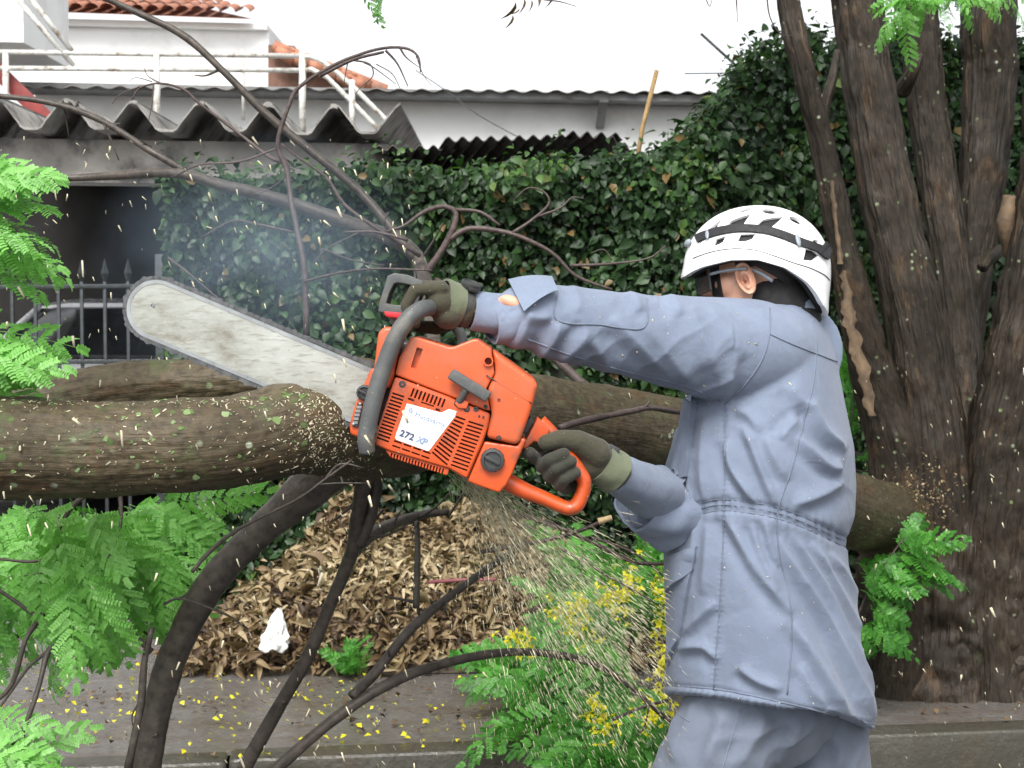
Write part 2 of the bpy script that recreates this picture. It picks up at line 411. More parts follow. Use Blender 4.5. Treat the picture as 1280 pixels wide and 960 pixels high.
for i in range(len(Xp)-1):
    xa, xb = Xp[i]-.012, Xp[i+1]+.012; W_ = xb-xa
    prof = [(-.02, zp-.006), (.04, zp), (.1, zp-.01), (.15, zp-.035), (.3, zv+.045), (.35, zv+.014), (.41, zv), (.59, zv), (.65, zv+.014), (.7, zv+.045), (.85, zp-.035), (.9, zp-.01), (.96, zp), (1.02, zp-.006)]
    if i == len(Xp)-2: prof = prof[:-2]+[(.97, zp+.012)]
    V = []; n = len(prof); lift = .012*(i % 2)
    for Y0, jag in ((GE-.0+random.uniform(-.03, .03), 1), (12.75, 0)):
        for s_, z in prof: V.append(LN(xa+s_*W_, Y0, z+lift+jag*random.uniform(-.004, .004)))
        for s_, z in prof: V.append(LN(xa+s_*W_, Y0, z-.014+lift))
    F = []
    for k in range(n-1):
        F += [(k, k+1, 2*n+k+1, 2*n+k), (n+k, 3*n+k, 3*n+k+1, n+k+1), (k, n+k, n+k+1, k+1), (2*n+k, 2*n+k+1, 3*n+k+1, 3*n+k)]
    F += [(0, 2*n, 3*n, n), (n-1, 2*n-1, 4*n-1, 3*n-1)]
    mb = MB(); mb.add(V, F); mb.build('roof_sheet', M_fibre, carport, smooth=True, angle=50)
# ---------------------------------------------------------------- low shed roof behind the hedge
shed = thing('shed', 'low shed with wavy rusty corrugated roof sheets behind the hedge', 'shed', LN(0, 9, 0))
def corrugated(x0, y0, x1, y1, Y0, depth, per, amp, name, mat, parent, th=.006, dz=0, rise=0):
    A, B = PL(x0, y0, Y0), PL(x1, y1, Y0); n = max(8, int((B-A).length/per*10)); V = []
    for s_ in (0, 1):
        for t_ in (0, 1):
            for k in range(n+1):
                q = A.lerp(B, k/n); ph = (q-A).length/per*2*math.pi
                V.append((q.x-s_*depth*SLOPE, q.y+s_*depth, q.z+amp*math.sin(ph)-t_*th+s_*rise))
    m_ = n+1; F = []
    for k in range(n):
        F += [(k, k+1, 2*m_+k+1, 2*m_+k), (m_+k, 3*m_+k, 3*m_+k+1, m_+k+1), (k, m_+k, m_+k+1, k+1), (2*m_+k, 2*m_+k+1, 3*m_+k+1, 3*m_+k)]
    mb = MB(); mb.add(V, F); return mb.build(name, mat, parent, smooth=True, angle=60)
corrugated(470, 184, 572, 184, 8.9, 3.2, .078, .014, 'roof_sheet', M_zinc, shed, rise=.0)
corrugated(556, 174, 728, 170, 8.6, 3.2, .08, .014, 'roof_sheet', M_zinc, shed, rise=-.03)
corrugated(712, 167, 778, 170, 8.45, 3.4, .08, .018, 'roof_sheet', M_zinc, shed, rise=-.06)
corrugated(762, 171, 796, 190, 8.45, 3.0, .08, .016, 'roof_sheet', M_zinc, shed, rise=-.06)
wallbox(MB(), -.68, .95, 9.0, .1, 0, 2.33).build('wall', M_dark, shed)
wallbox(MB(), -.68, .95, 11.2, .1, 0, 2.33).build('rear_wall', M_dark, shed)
# ---------------------------------------------------------------- white house behind
HW = 13.0
house = thing('house', 'long white house with thin wavy roof edge and grey eave board', 'house', LN(0, HW, 0))
zt = PL(460, 120, HW).z
wallbox(MB(), PL(30, 150, HW).x, 4.2, HW+.3, .2, 0, zt+.05).build('wall', M_white, house)
eave = wallbox(MB(), PL(22, 118, HW).x, 4.4, HW-.02, .35, PL(460, 119.5, HW).z, PL(460, 111, HW).z).build('eave_board', M_fascia, house)
A = PL(22, 107, HW); 
mb = MB()
corr = corrugated(22, 107.5, 905, 115.5, HW-.08, 4.5, .19, .012, 'roof', M_fibre, house, rise=.25)
for bx in (752,):
    q = PL(bx, 124, HW)
    mb = MB(); mb.bar(q+Vector((.02, .28, .03)), q+Vector((.02, -.02, .02)), .08, .1); mb.bar(q+Vector((.0, .28, -.2)), q+Vector((.02, .02, .0)), .07, .05)
    mb.build('eave_bracket', M_fascia, house, .006)
# upper house with tiled roof
UH = 17.0
upper = thing('house', 'taller white house with red clay tile roof far behind the carport', 'house', LN(-4, UH, 0))
xl, xr = PL(24, 60, UH).x, PL(336, 60, UH).x
zt2 = PL(200, 36, UH).z
wallbox(MB(), xl, xr, UH, 5, 0, zt2).build('wall', M_white, upper)
wallbox(MB(), xl-.1, xr, UH-.12, 5.3, zt2+.002, zt2+.06).build('eave_slab', M_white, upper)
rt = mesh_obj('roof', [LN(xl-.3, UH-.3, zt2+.1), LN(xr-.1, UH-.3, zt2+.07), LN(xr-2.6, UH+3, zt2+1.1), LN(xl-.3, UH+3, zt2+1.1)], [(0, 1, 2, 3)], M_tile, upper, False)
# clay tiles, course by course
tv = []; tf = []
for i in range(2):
    for j in range(7):
        an = math.pi*j/6; rr_ = .075-.012*i; tv.append((rr_*math.cos(an), i*.42, rr_*.8*math.sin(an)))
for j in range(6): tf.append((j, j+1, j+8, j+7))
T = []; slope_t = 1.0/3.3
for row in range(7):
    for k in range(48):
        X = xl-.25+k*.155; t_ = row*.36
        if X > xr-.12-t_*.75: continue
        T.append(LN(X, UH-.34+t_, zt2+.11+t_*slope_t+.02))
T = np.array([tuple(t) for t in T])
Rm = np.repeat(np.array([[[1, 0, 0], [0, math.cos(.29), -math.sin(.29)], [0, math.sin(.29), math.cos(.29)]]]), len(T), 0)
tag(scatter_mesh('roof_tile', tv, tf, T, Rm, np.full(len(T), 1.0)*rng.uniform(.93, 1.05, len(T)), M_tile, upper, True), kind='stuff')
# brown gable with a tiled verge
GY = 14.5
gab = thing('gable', 'small brown gable with an orange clay tile edge sloping down', 'gable', LN(-2, GY, 3))
q = [PL(335, 56, GY), PL(368, 57, GY), PL(372, 74, GY), PL(470, 112, GY), PL(470, 125, GY), PL(335, 125, GY)]
V = q+[v+Vector((0, 2.0, 0)) for v in q]; n = 6
MB().add(V, [tuple(range(n)), tuple(range(2*n-1, n-1, -1))]+[(i, i+n, (i+1) % n+n, (i+1) % n) for i in range(n)]).build('wall', M_brick, gab)
a, b_ = PL(343, 60, GY-.12), PL(478, 113, GY-.12)
for k in range(7):
    p0, p1 = a.lerp(b_, k/7-.01), a.lerp(b_, (k+1)/7+.03)
    tube_obj('roof_tile', [p0+Vector((0, 0, .02)), p1], [.052, .066], M_tile, gab, 10, 0)
a, b_ = PL(346, 66, GY-.2), PL(452, 108, GY-.2)
for k in range(6):
    p0, p1 = a.lerp(b_, k/6-.01), a.lerp(b_, (k+1)/6+.03)
    tube_obj('roof_tile', [p0+Vector((0, 0, .02)), p1], [.045, .06], M_tile, gab, 10, 0)
# outdoor stair: white wall, steel stringer and pipe railing
SY = 12.2
stair = thing('staircase', 'white outdoor stair tower with a red steel beam', 'staircase', LN(-5, SY, 0))
wallbox(MB(), PL(-60, 30, SY).x, PL(29, 30, SY).x, SY, 1.2, 3.62, 5).build('wall', M_white, stair)
mb = MB(); mb.bar(PL(-10, 82, SY-.3), PL(66, 156, SY-.3), .06, .115); mb.build('stringer', M_red, stair, .004)
for (x0, y0, x1, y1) in ((6, -20, 92, 82), (24, -20, 90, 64)):
    tube_obj('handrail', [PL(x0, y0, SY-.4), PL(x1, y1, SY-.4)], .02, M_rail, stair, 8, 0)
rl = thing('railing', 'rusty white pipe railing of a landing above the carport roof', 'railing', LN(-3.6, 11.8, 2.8))
RY = 11.8
for ya, yb in ((65.5, 70), (86, 88)):
    tube_obj('rail', [PL(-40, ya-1, RY), PL(378, yb, RY)], .019, M_rail, rl, 8, 0)
for x in (7, 196, 378):
    tube_obj('post', [PL(x, 64, RY), PL(x, 178, RY)], .027 if x > 100 else .024, M_rail, rl, 8, 0)
tube_obj('post', [PL(304, 62, RY+.8), PL(304, 150, RY+.8)], .014, M_rail, rl, 6, 0)
tube_obj('post', [PL(440, 100, RY), PL(440, 178, RY)], .024, M_rail, rl, 8, 0)
tube_obj('rail', [PL(378, 70, RY), PL(398, 74, RY), PL(412, 84, RY), PL(440, 107, RY), PL(522, 190, RY)], .019, M_rail, rl, 8, 2)
tube_obj('rail', [PL(378, 88, RY), PL(408, 96, RY), PL(500, 190, RY)], .019, M_rail, rl, 8, 2)
# broom handle and aerial behind the hedge
pole = tag(tube_obj('wooden_pole', [PL(794, 215, 7.6), PL(803, 160, 7.6), PL(821, 88, 7.6)], .0115, M_wood, None, 8, 0), 'pale wooden pole sticking up out of the hedge', 'pole')
ant = thing('aerial', 'thin grey aerial rods leaning above the tall hedge', 'aerial', P(925, 92, 9.5))
tube_obj('rod', [P(876, 42, 9.5), P(940, 100, 9.5)], .009, M_iron, ant, 6, 0)
tube_obj('rod', [P(856, 92, 9.5), P(945, 91, 9.5)], .004, M_iron, ant, 6, 0)
wire = tag(tube_obj('overhead_wire', [P(520, 88, 10.5), P(560, 115, 10.4), P(600, 145, 10.3), P(660, 178, 10.2)], .0035, M_iron, None, 5, 3), 'thin sagging wire crossing in front of the white house', 'wire')
# ---------------------------------------------------------------- iron gate
FY = 8.3
gate = thing('gate', 'grey iron gate of upright bars with spear tips before the carport', 'gate', LN(-2.6, FY, .3))
spear = [(0, 0), (.006, .0), (.0145, .035), (.008, .062), (0, .098)]
for k, px in enumerate(list(range(-101, 175, 29))+[200]):
    top = PL(px, 352, FY); post = px == 200
    mb = MB(); zt_ = top.z-.0
    if post: mb.box((top.x-.022, top.y-.022, .3), (top.x+.022, top.y+.022, PL(px, 318, FY).z)); mb.build('gate_post', M_iron, gate, .003); continue
    mb.box((top.x-.0085, top.y-.0085, .32), (top.x+.0085, top.y+.0085, zt_)); bar_ = mb.build('bar', M_iron, gate, .002)
    V = []; F = []
    for r_, h in spear:
        for c_ in range(4): an = math.pi/2*c_; V.append((top.x+max(r_, .0008)*1.5*math.cos(an), top.y+max(r_, .0008)*1.1*math.sin(an), zt_+h*1.25))
    for i in range(4):
        for c_ in range(4): d_ = (c_+1) % 4; F.append((i*4+c_, i*4+d_, i*4+4+d_, i*4+4+c_))
    MB().add(V, F).build('spear_tip', M_iron, bar_)
for py in (357, 452, 610):
    a, b_ = PL(-110, py+(2 if py < 500 else 0), FY-.012), PL(200, py, FY-.012)
    MB().bar(a, b_, .012, .02).build('rail', M_iron, gate, .002)
# ---------------------------------------------------------------- car in the carport, nose to the gate
M_car = plain('silver_white_paint', (.6, .62, .64), .25, .2, var=.05, scale=4, coat=.6)
M_glass = plain('car_glass', (.012, .014, .016), .06, 0, var=.3, scale=3)
M_tyre = plain('tyre_rubber', (.02, .02, .02), .8, var=.2)
M_chrome = plain('chrome', (.6, .6, .6), .15, 1, var=.1)
M_lamp = plain('lamp_glass', (.7, .72, .75), .1, 0, var=.1)
cx, cy = -2.62, 8.95
car = thing('parked_car', 'pale silver car parked nose out inside the dark carport', 'car', (cx, cy, .315))
def car_pt(x, y, z): return Vector((cx+x, cy+y, .315+z))
def loft(name, secs, mat, parent, closed=True, smooth=True):
    """secs: list of (y, [(x,z)...]) half profiles mirrored"""
    V = []; F = []; n = None
    for y, pr in secs:
        full = [(x, z) for x, z in pr]+[(-x, z) for x, z in reversed(pr)]
        n = len(full); V += [car_pt(x, y, z) for x, z in full]
    for i in range(len(secs)-1):
        for j in range(n): k = (j+1) % n; F.append((i*n+j, i*n+k, (i+1)*n+k, (i+1)*n+j))
    F += [tuple(range(n-1, -1, -1)), tuple((len(secs)-1)*n+j for j in range(n))]
    o = mesh_obj(name, V, F, mat, parent, True)
    o.data.set_sharp_from_angle(angle=R(40)); return o
sec = lambda w_, zb, zm, ztp, wt: [(w_*.9, zb), (w_, zb+.1), (w_, zm), (wt, ztp-.03), (wt*.8, ztp)]
loft('body', [(-.42, sec(.62, .28, .5, .62, .58)), (-.33, sec(.74, .2, .55, .72, .7)), (0, sec(.81, .2, .62, .84, .76)), (.55, sec(.83, .2, .68, .9, .78)), (.95, sec(.84, .2, .75, .95, .8)), (2.6, sec(.84, .2, .8, .97, .8)), (3.1, sec(.82, .22, .8, .98, .78)), (3.4, sec(.74, .3, .7, .9, .7))], M_car, car)
gsec = lambda wb, zb, wt, ztp: [(wb, zb), (wb*.98, zb+.02), (wt, ztp-.04), (wt*.8, ztp)]
loft('windscreen', [(.82, gsec(.74, .93, .72, .96)), (1.35, gsec(.75, .93, .62, 1.26)), (1.5, gsec(.75, .93, .6, 1.29)), (2.5, gsec(.75, .93, .6, 1.3)), (3.05, gsec(.72, .95, .58, 1.22)), (3.3, gsec(.7, .94, .62, .98))], M_glass, car)
loft('roof', [(1.42, [(.6, 1.265), (.58, 1.28), (.4, 1.3)]), (1.7, [(.61, 1.28), (.59, 1.31), (.4, 1.335)]), (2.5, [(.61, 1.28), (.59, 1.31), (.4, 1.335)]), (3.0, [(.58, 1.2), (.56, 1.23), (.4, 1.26)])], M_car, car)
for s_ in (-1, 1):
    tube_obj('pillar', [car_pt(s_*.76, .86, .95), car_pt(s_*.66, 1.22, 1.16), car_pt(s_*.6, 1.46, 1.275)], .028, M_car, car, 8, 3)
    V, F = ellip_vf(car_pt(s_*.55, -.33, .6), (.17, .1, .07)); mesh_obj('headlight', V, F, M_lamp, car)
    V, F = ellip_vf(car_pt(s_*.93, 1.0, 1.02), (.1, .06, .07)); mesh_obj('mirror', V, F, M_car, car)
    for yy in (.42, 2.75):
        c = car_pt(s_*.78, yy, .3); V = []; F = []
        prof = [(.0, .17), (.02, .28), (.09, .3), (.16, .28), (.18, .17)]
        for x_, r_ in prof:
            for k in range(24): an = 2*math.pi*k/24; V.append(c+Vector((s_*(x_-.1), r_*math.cos(an), r_*math.sin(an))))
        for i in range(4):
            for k in range(24): F.append((i*24+k, i*24+(k+1) % 24, i*24+24+(k+1) % 24, i*24+24+k))
        mesh_obj('tyre', V, F, M_tyre, car)
        V, F = ellip_vf(c+Vector((s_*.055, 0, 0)), (.03, .17, .17)); mesh_obj('rim', V, F, M_chrome, car)
MB().box(car_pt(-.4, -.46, .42), car_pt(.4, -.34, .52)).build('grille', M_tyre, car, .01)
MB().box(car_pt(-.7, -.47, .24), car_pt(.7, -.3, .38)).build('bumper', M_car, car, .03)
# ================================================================ VEGETATION
M_ivy = leaf_mat('hedge_leaf', [(.009, .024, .009), (.014, .035, .012), (.021, .052, .016), (.034, .082, .021), (.075, .155, .03), (.15, .1, .035)], .46, .2)
M_frond = leaf_mat('fresh_leaflet', [(.13, .34, .06), (.17, .42, .085), (.22, .5, .12), (.27, .55, .16)], .4, .4)
M_sprig = leaf_mat('sprig_leaflet', [(.045, .17, .025), (.07, .25, .034), (.11, .33, .05)], .38, .38)
M_dry = leaf_mat('dry_leaf', [(.035, .02, .012), (.095, .055, .028), (.2, .135, .07), (.3, .225, .125), (.44, .355, .225)], .6, .12)
M_yellow = leaf_mat('yellow_petal', [(.68, .58, .01), (.78, .7, .02), (.82, .76, .06)], .5, .3)
M_stem = plain('green_stem', (.09, .13, .04), .55, var=.3, scale=20)
M_bark = bark_mat('log_bark', (.02, .016, .0095), (.082, .063, .035), .33, 75, 60, True, .6, .014, 24, (.085, .052, .026))
M_barkd = bark_mat('wet_branch_bark', (.02, .017, .0145), (.082, .068, .057), .1, 45, 50, False, .4, .006)
M_trunk = bark_mat('wet_trunk_bark', (.0075, .0058, .0042), (.042, .032, .0225), .24, 60, 26, True, .55, .05, 30, (.1, .062, .034))
M_strip = plain('stripped_wood', (.13, .087, .05), .75, var=.6, scale=18, bmp=.7, bscale=60, dirt=(.035, .024, .016), dscale=11)
M_twig = bark_mat('twig_bark', (.03, .02, .019), (.09, .066, .06), 0, 30, 60, False, .5, .003)

# ---------------------------------------------------------------- hedges
def hedge(name, label, X0, X1, Y0, depth, top, n, leaf_sz, base=.15, sideleft=False, nparts=260):
    root = thing(name, label, 'hedge', LN((X0+X1)/2, Y0+depth/2, base))
    # solid core behind the leaves; its dark colour paints the shade between them
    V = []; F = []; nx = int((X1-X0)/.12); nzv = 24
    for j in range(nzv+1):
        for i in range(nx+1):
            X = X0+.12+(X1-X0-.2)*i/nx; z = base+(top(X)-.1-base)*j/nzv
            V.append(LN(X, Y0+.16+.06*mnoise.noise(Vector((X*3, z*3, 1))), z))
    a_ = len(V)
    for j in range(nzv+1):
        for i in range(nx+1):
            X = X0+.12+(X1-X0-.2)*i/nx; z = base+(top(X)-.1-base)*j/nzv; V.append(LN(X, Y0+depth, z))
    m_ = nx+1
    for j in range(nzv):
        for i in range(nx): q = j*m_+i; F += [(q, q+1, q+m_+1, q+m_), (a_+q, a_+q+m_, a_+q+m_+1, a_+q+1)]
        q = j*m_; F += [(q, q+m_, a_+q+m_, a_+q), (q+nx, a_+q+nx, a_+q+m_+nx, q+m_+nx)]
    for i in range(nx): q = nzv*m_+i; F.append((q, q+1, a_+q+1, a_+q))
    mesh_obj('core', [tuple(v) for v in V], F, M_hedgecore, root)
    # leaves: front face, top and left end
    X = rng.uniform(X0, X1, n); tz = np.array([top(x) for x in X]); kind = rng.random(n)
    z = base+.02+(tz-base)*rng.random(n)**.92
    dep = np.abs(rng.normal(0, .075, n))
    bulge = np.array([.2*mnoise.noise(Vector((x*2.1, q*2.1, 5.)))+.07*mnoise.noise(Vector((x*6, q*6, 2.))) for x, q in zip(X, z)])
    off = -.03+dep+bulge
    topm = kind < .2
    z = np.where(topm, tz+rng.normal(-.03, .055, n)+(rng.random(n) < .04)*rng.random(n)*.12+.05*np.array([mnoise.noise(Vector((x*7, 0, 9.))) for x in X]), z)
    off = np.where(topm, rng.uniform(-.03, depth, n)+bulge*.5, off)
    if sideleft:
        sm = kind > .86; X = np.where(sm, X0+np.abs(rng.normal(0, .05, n)), X); off = np.where(sm, rng.uniform(0, depth, n), off)
        z = np.where(sm, base+(np.array([top(x) for x in X])-base)*rng.random(n), z)
    T = np.stack([X, Y0+SLOPE*X+off, z], 1)
    nr = np.stack([rng.normal(0, .6, n), -.85+rng.normal(0, .45, n), .4+rng.normal(0, .5, n)], 1)
    nr[topm] += (0, .5, .9)
    Rm = rot_from(nr, rng.normal(-math.pi/2, .9, n))
    S = leaf_sz*np.clip(rng.lognormal(0, .35, n), .4, 1.9)
    cl = np.array([mnoise.noise(Vector(tuple(t*3.5))) for t in T])
    rnd = np.clip(.35+.35*cl+rng.normal(0, .15, n)+.12*topm, 0, .86)
    rnd = np.where(rng.random(n) < .018, 1.0, rnd)
    tv, tf = leaf_template(1, .72, .3, .25, 2)
    order = np.argsort(off+rng.normal(0, .02, n)); big = order[:nparts]; rest = order[nparts:]
    tag(scatter_mesh('foliage', tv, tf, T[rest], Rm[rest], S[rest], M_ivy, root, True, rnd[rest]), kind='stuff')
    protos = []
    for k in range(6):
        me = bpy.data.meshes.new('leaf'); np_mesh(me, tv, tf); me.materials.append(M_ivy)
        me.polygons.foreach_set('use_smooth', np.ones(len(tf), dtype=bool))
        at = me.attributes.new('rnd', 'FLOAT', 'POINT'); at.data.foreach_set('value', np.full(len(tv), (.15, .3, .45, .6, .75, .85)[k], dtype=np.float32)); protos.append(me)
    for i in big:
        o = bpy.data.objects.new('leaf', protos[int(min(5, max(0, rnd[i]*6.9)))]); COL.objects.link(o); o.parent = root
        M = Matrix(Rm[i].tolist()).to_4x4(); M.translation = Vector(T[i])-root.location
        o.matrix_local = M @ Matrix.Scale(S[i], 4)
    return root
M_hedgecore = plain('hedge_gap_shade', (.016, .021, .012), .9, var=.6, scale=40, bmp=1, bscale=50)
xl_ = PL(204, 300, 6.6).x; xm = PL(860, 150, 6.6).x
lowtop = lambda X: 2.1+.05*mnoise.noise(Vector((X*2.3, 0, 0)))+.03*mnoise.noise(Vector((X*9, 3, 0)))+.06*min(1, max(0, X+1.0))+max(0, X-.35)*.35
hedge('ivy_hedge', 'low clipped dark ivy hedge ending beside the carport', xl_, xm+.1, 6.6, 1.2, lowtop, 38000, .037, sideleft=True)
def talltop(X):
    return 2.25+min(.5, max(0, (X-.75)*1.3))+.07*mnoise.noise(Vector((X*3, 4, 0)))+.03*mnoise.noise(Vector((X*11, 4, 0)))
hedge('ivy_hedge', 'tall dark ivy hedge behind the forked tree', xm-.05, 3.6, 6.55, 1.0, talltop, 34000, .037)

# ---------------------------------------------------------------- compound leaves
def frond_mesh(L=.22, pairs=10, pl=.06, ll=.0095, droop=.35, seed=0, mat=M_frond, lp=9):
    """twice-feathered leaf: a rachis with paired pinnae, each lined with small blunt leaflets"""
    r_ = random.Random(seed); V = []; F = []; A = []; nseg = 8; side = r_.uniform(-.15, .15)
    spine = [Vector((L*i/nseg, L*side*(i/nseg)**2, -droop*L*(i/nseg)**2)) for i in range(nseg+1)]
    Vt, Ft, _ = tube_vf(spine, [.0015*(1-.6*i/nseg) for i in range(nseg+1)], 3)
    V += [tuple(v) for v in Vt]; F += Ft[:-2]; A += [.8]*len(Vt)
    for i in range(pairs*2+1):
        k = i//2; t = .12+.86*(k+.2*(i % 2))/pairs if i < pairs*2 else 1.0
        t = min(t, .999); j = int(t*nseg); p = spine[j].lerp(spine[j+1], t*nseg-j); tan = (spine[j+1]-spine[j]).normalized(); s_ = 1 if i % 2 else -1
        an = R(64-22*t+r_.uniform(-8, 8)) if i < pairs*2 else 0
        d = (tan*math.cos(an)+Vector((0, s_, 0))*math.sin(an)+Vector((0, 0, r_.uniform(-.25, .1)))).normalized()
        z = Vector((r_.uniform(-.25, .25), r_.uniform(-.25, .25), 1)); y = z.cross(d).normalized(); z = d.cross(y)
        plen = pl*(math.sin(math.pi*min(1, .22+.68*t))*.75+.3)*r_.uniform(.9, 1.1); tone = r_.random(); dr = r_.uniform(.1, .5)
        for m_ in range(lp):
            f = (m_+.6)/lp; c = p+d*plen*f-z*dr*plen*f*f
            for q in (-1, 1):
                l_ = ll*(1-.35*abs(f-.4))*r_.uniform(.9, 1.15); dd = (y*q+d*.35+z*r_.uniform(-.25, .3)).normalized(); ww = d*plen/lp*.62
                n0 = len(V); up_ = z*l_*.12
                V += [tuple(c-ww*.7), tuple(c+ww*.7), tuple(c+dd*l_*.75+ww*.95+up_), tuple(c+dd*l_*1.05+ww*.1), tuple(c+dd*l_*.75-ww*.75+up_)]
                F += [(n0, n0+1, n0+2, n0+4), (n0+4, n0+2, n0+3)]; A += [min(1, max(0, tone+r_.uniform(-.2, .2)))]*5
    me = bpy.data.meshes.new('leaf'); me.from_pydata(V, [], F); me.materials.append(mat)
    me.polygons.foreach_set('use_smooth', np.ones(len(me.polygons), dtype=bool))
    at = me.attributes.new('rnd', 'FLOAT', 'POINT'); at.data.foreach_set('value', np.array(A, dtype=np.float32)); return me
FR = [frond_mesh(.2+.015*k, 9+k % 3, .062, .0105, .2+.12*(k % 4), k) for k in range(7)]
SP = [frond_mesh(.15+.012*k, 7, .055, .012, .3+.15*k, 30+k, M_sprig, 7) for k in range(5)]
BU = [frond_mesh(.22+.02*k, 11, .065, .011, .25+.1*k, 50+k, M_sprig) for k in range(5)]
def put_frond(mesh, base, d, up, parent, s=1.0, name='leaf'):
    d = Vector(d).normalized(); up = Vector(up); y = up.cross(d)
    if y.length < 1e-3: y = Vector((0, 1, 0))
    y.normalize(); z = d.cross(y)
    o = bpy.data.objects.new(name, mesh); COL.objects.link(o); o.parent = parent
    M = Matrix((d, y, z)).transposed().to_4x4(); M.translation = Vector(base)-parent.location
    o.matrix_local = M @ Matrix.Scale(s, 4); return o
def twig(parent, pts, r0, r1, mat=None, name='twig', seg=7, sub=4, rough=.22, knots=True):
    """pts: list of (px,py,d)"""
    Q = [P(*p) for p in pts]; n = len(Q)
    rr = [.82*(r0+(r1-r0)*i/max(1, n-1)) for i in range(n)]
    return tube_obj(name, Q, rr, mat or M_twig, parent, seg, sub, rough, 25)
def leafy(label, loc, bases, meshes, twigs, spread=.5, facing=(0, -.5, .6), group=None, s=(.85, 1.2), name='leafy_branch', mat=None, cat='branch'):
    """bases: (px,py,d, dirx,dirz) of every compound leaf"""
    root = thing(name, label, cat, loc, group)
    for tw in twigs: twig(root, tw[0], tw[1], tw[2], mat or M_twig)
    for (px, py, d, ax, az) in bases:
        dd = Vector((ax+random.gauss(0, .18), random.gauss(-.1, spread*.6), az+random.gauss(0, .18)))
        up = Vector(facing)+Vector((random.gauss(0, .35), random.gauss(0, .3), random.gauss(0, .3)))
        put_frond(random.choice(meshes), P(px, py, d), dd, up, root, random.uniform(*s))
    return root
rb = lambda n, x0, x1, y0, y1, d0, d1, ax, az: [(random.uniform(x0, x1), random.uniform(y0, y1), random.uniform(d0, d1), ax, az) for _ in range(n)]
leafy('bright green leafy branch hanging before the carport roof', P(-30, 250, 2.6),
      [(-105, 262, 2.55, 1, .42), (-95, 250, 2.6, 1, .5), (-87, 290, 2.6, 1, .25), (-77, 260, 2.65, 1, .05), (-97, 230, 2.6, .8, .3), (-72, 235, 2.7, 1, .25), (-82, 320, 2.6, 1, .12), (-107, 280, 2.5, 1, .3), (-72, 275, 2.66, 1, -.15), (-102, 255, 2.7, 1, .1), (-84, 300, 2.6, 1, .0), (-92, 275, 2.6, 1, .1), (-84, 250, 2.6, 1, .2), (-62, 270, 2.6, .8, -.3)], FR, [([(-100, 300, 2.6), (-60, 260, 2.6), (-10, 235, 2.6)], .006, .002)], .22, (0, -.75, .6), s=(.68, .85))
leafy('small bright green leaf spray before the iron gate', P(-40, 430, 2.6),
      [(-90, 425, 2.55, 1, .1), (-85, 450, 2.6, 1, .05), (-100, 415, 2.6, 1, .12), (-90, 460, 2.6, 1, -.1), (-80, 440, 2.66, 1, .0), (-105, 430, 2.7, 1, -.1), (-85, 425, 2.6, 1, -.05), (-90, 445, 2.6, 1, .1)], FR, [([(-90, 440, 2.6), (-30, 432, 2.6)], .005, .002)], .2, (0, -.75, .6), s=(.75, .92))
# big hanging mass under the log
b1 = [(x-34, y-6, d+(.3 if x > 165 or random.random() < .4 else .02), a_, z_) for x, y, d, a_, z_ in (rb(17, 60, 180, 628, 660, 2.85, 3.2, .5, -.75)+rb(24, 90, 200, 640, 700, 2.75, 3.1, .35, -.9)+rb(12, 10, 90, 630, 680, 2.9, 3.2, -.5, -.6)+rb(13, 105, 165, 690, 735, 2.7, 3.0, .3, -.8)+rb(14, 190, 240, 640, 690, 2.8, 3.1, .3, -.7)+rb(8, -10, 30, 660, 730, 2.9, 3.1, -.3, -.7)+rb(12, 160, 230, 625, 680, 2.9, 3.2, .9, -.2)+rb(8, 80, 130, 700, 740, 2.7, 2.95, -.25, -.7)+rb(5, -30, 10, 700, 740, 2.8, 3.0, .2, -.7))]
leafy('large mass of bright wet green leaves hanging under the log', P(120, 640, 2.95), b1, FR,
      [([(130, 600, 3.0), (85, 640, 2.95), (70, 690, 2.95), (72, 720, 2.95)], .008, .004), ([(150, 610, 3.0), (150, 660, 2.95), (125, 720, 2.85)], .006, .002), ([(72, 695, 2.95), (40, 702, 2.95), (-10, 698, 2.95)], .004, .003), ([(75, 712, 2.95), (30, 720, 2.95)], .003, .002)], .45, (0, -.9, .5), s=(.62, .88))
leafy('green leaf tuft low beside the wet bare stems', P(-10, 940, 2.8),
      [(-30, 945, 2.7, 1, .3), (-35, 930, 2.75, 1, .35), (-20, 980, 2.75, 1, .2), (-40, 900, 2.8, 1, -.1), (-15, 970, 2.8, .8, .4), (-10, 985, 2.7, 1, .1)], FR, [([(-60, 960, 2.75), (0, 945, 2.75)], .004, .002)], .3, s=(.6, .85))
leafy('bright green leaves drooping before the tree stems', P(1230, -60, 4.2),
      rb(12, 1140, 1200, -35, 5, 4.1, 4.4, -.5, -.3)+rb(14, 1180, 1275, -50, -15, 4.1, 4.4, .5, -.3)+rb(8, 1130, 1170, -20, 15, 4.1, 4.3, -.3, -.2), FR, [([(1300, -80, 4.3), (1200, -40, 4.2), (1140, -10, 4.2)], .008, .003)], .5, (0, -.7, .6), s=(.4, .6))
leafy('small green leaf tip hanging down against the white sky', P(455, -30, 3.6), [(452, -40, 3.6, .1, -.7), (468, -38, 3.6, -.2, -.6), (474, -34, 3.6, .3, -.6)], FR, [([(440, -60, 3.6), (470, -30, 3.6)], .003, .002)], .2, s=(.32, .45))
dead = thing('dead_twig', 'shrivelled brown leaves hanging from a twig against the sky', 'twig', P(665, -10, 3.6))
twig(dead, [(640, -30, 3.6), (668, -4, 3.6), (700, 2, 3.6), (720, 8, 3.6)], .003, .001)
tvd, tfd = leaf_template(1, .34, .7, .5, 3)
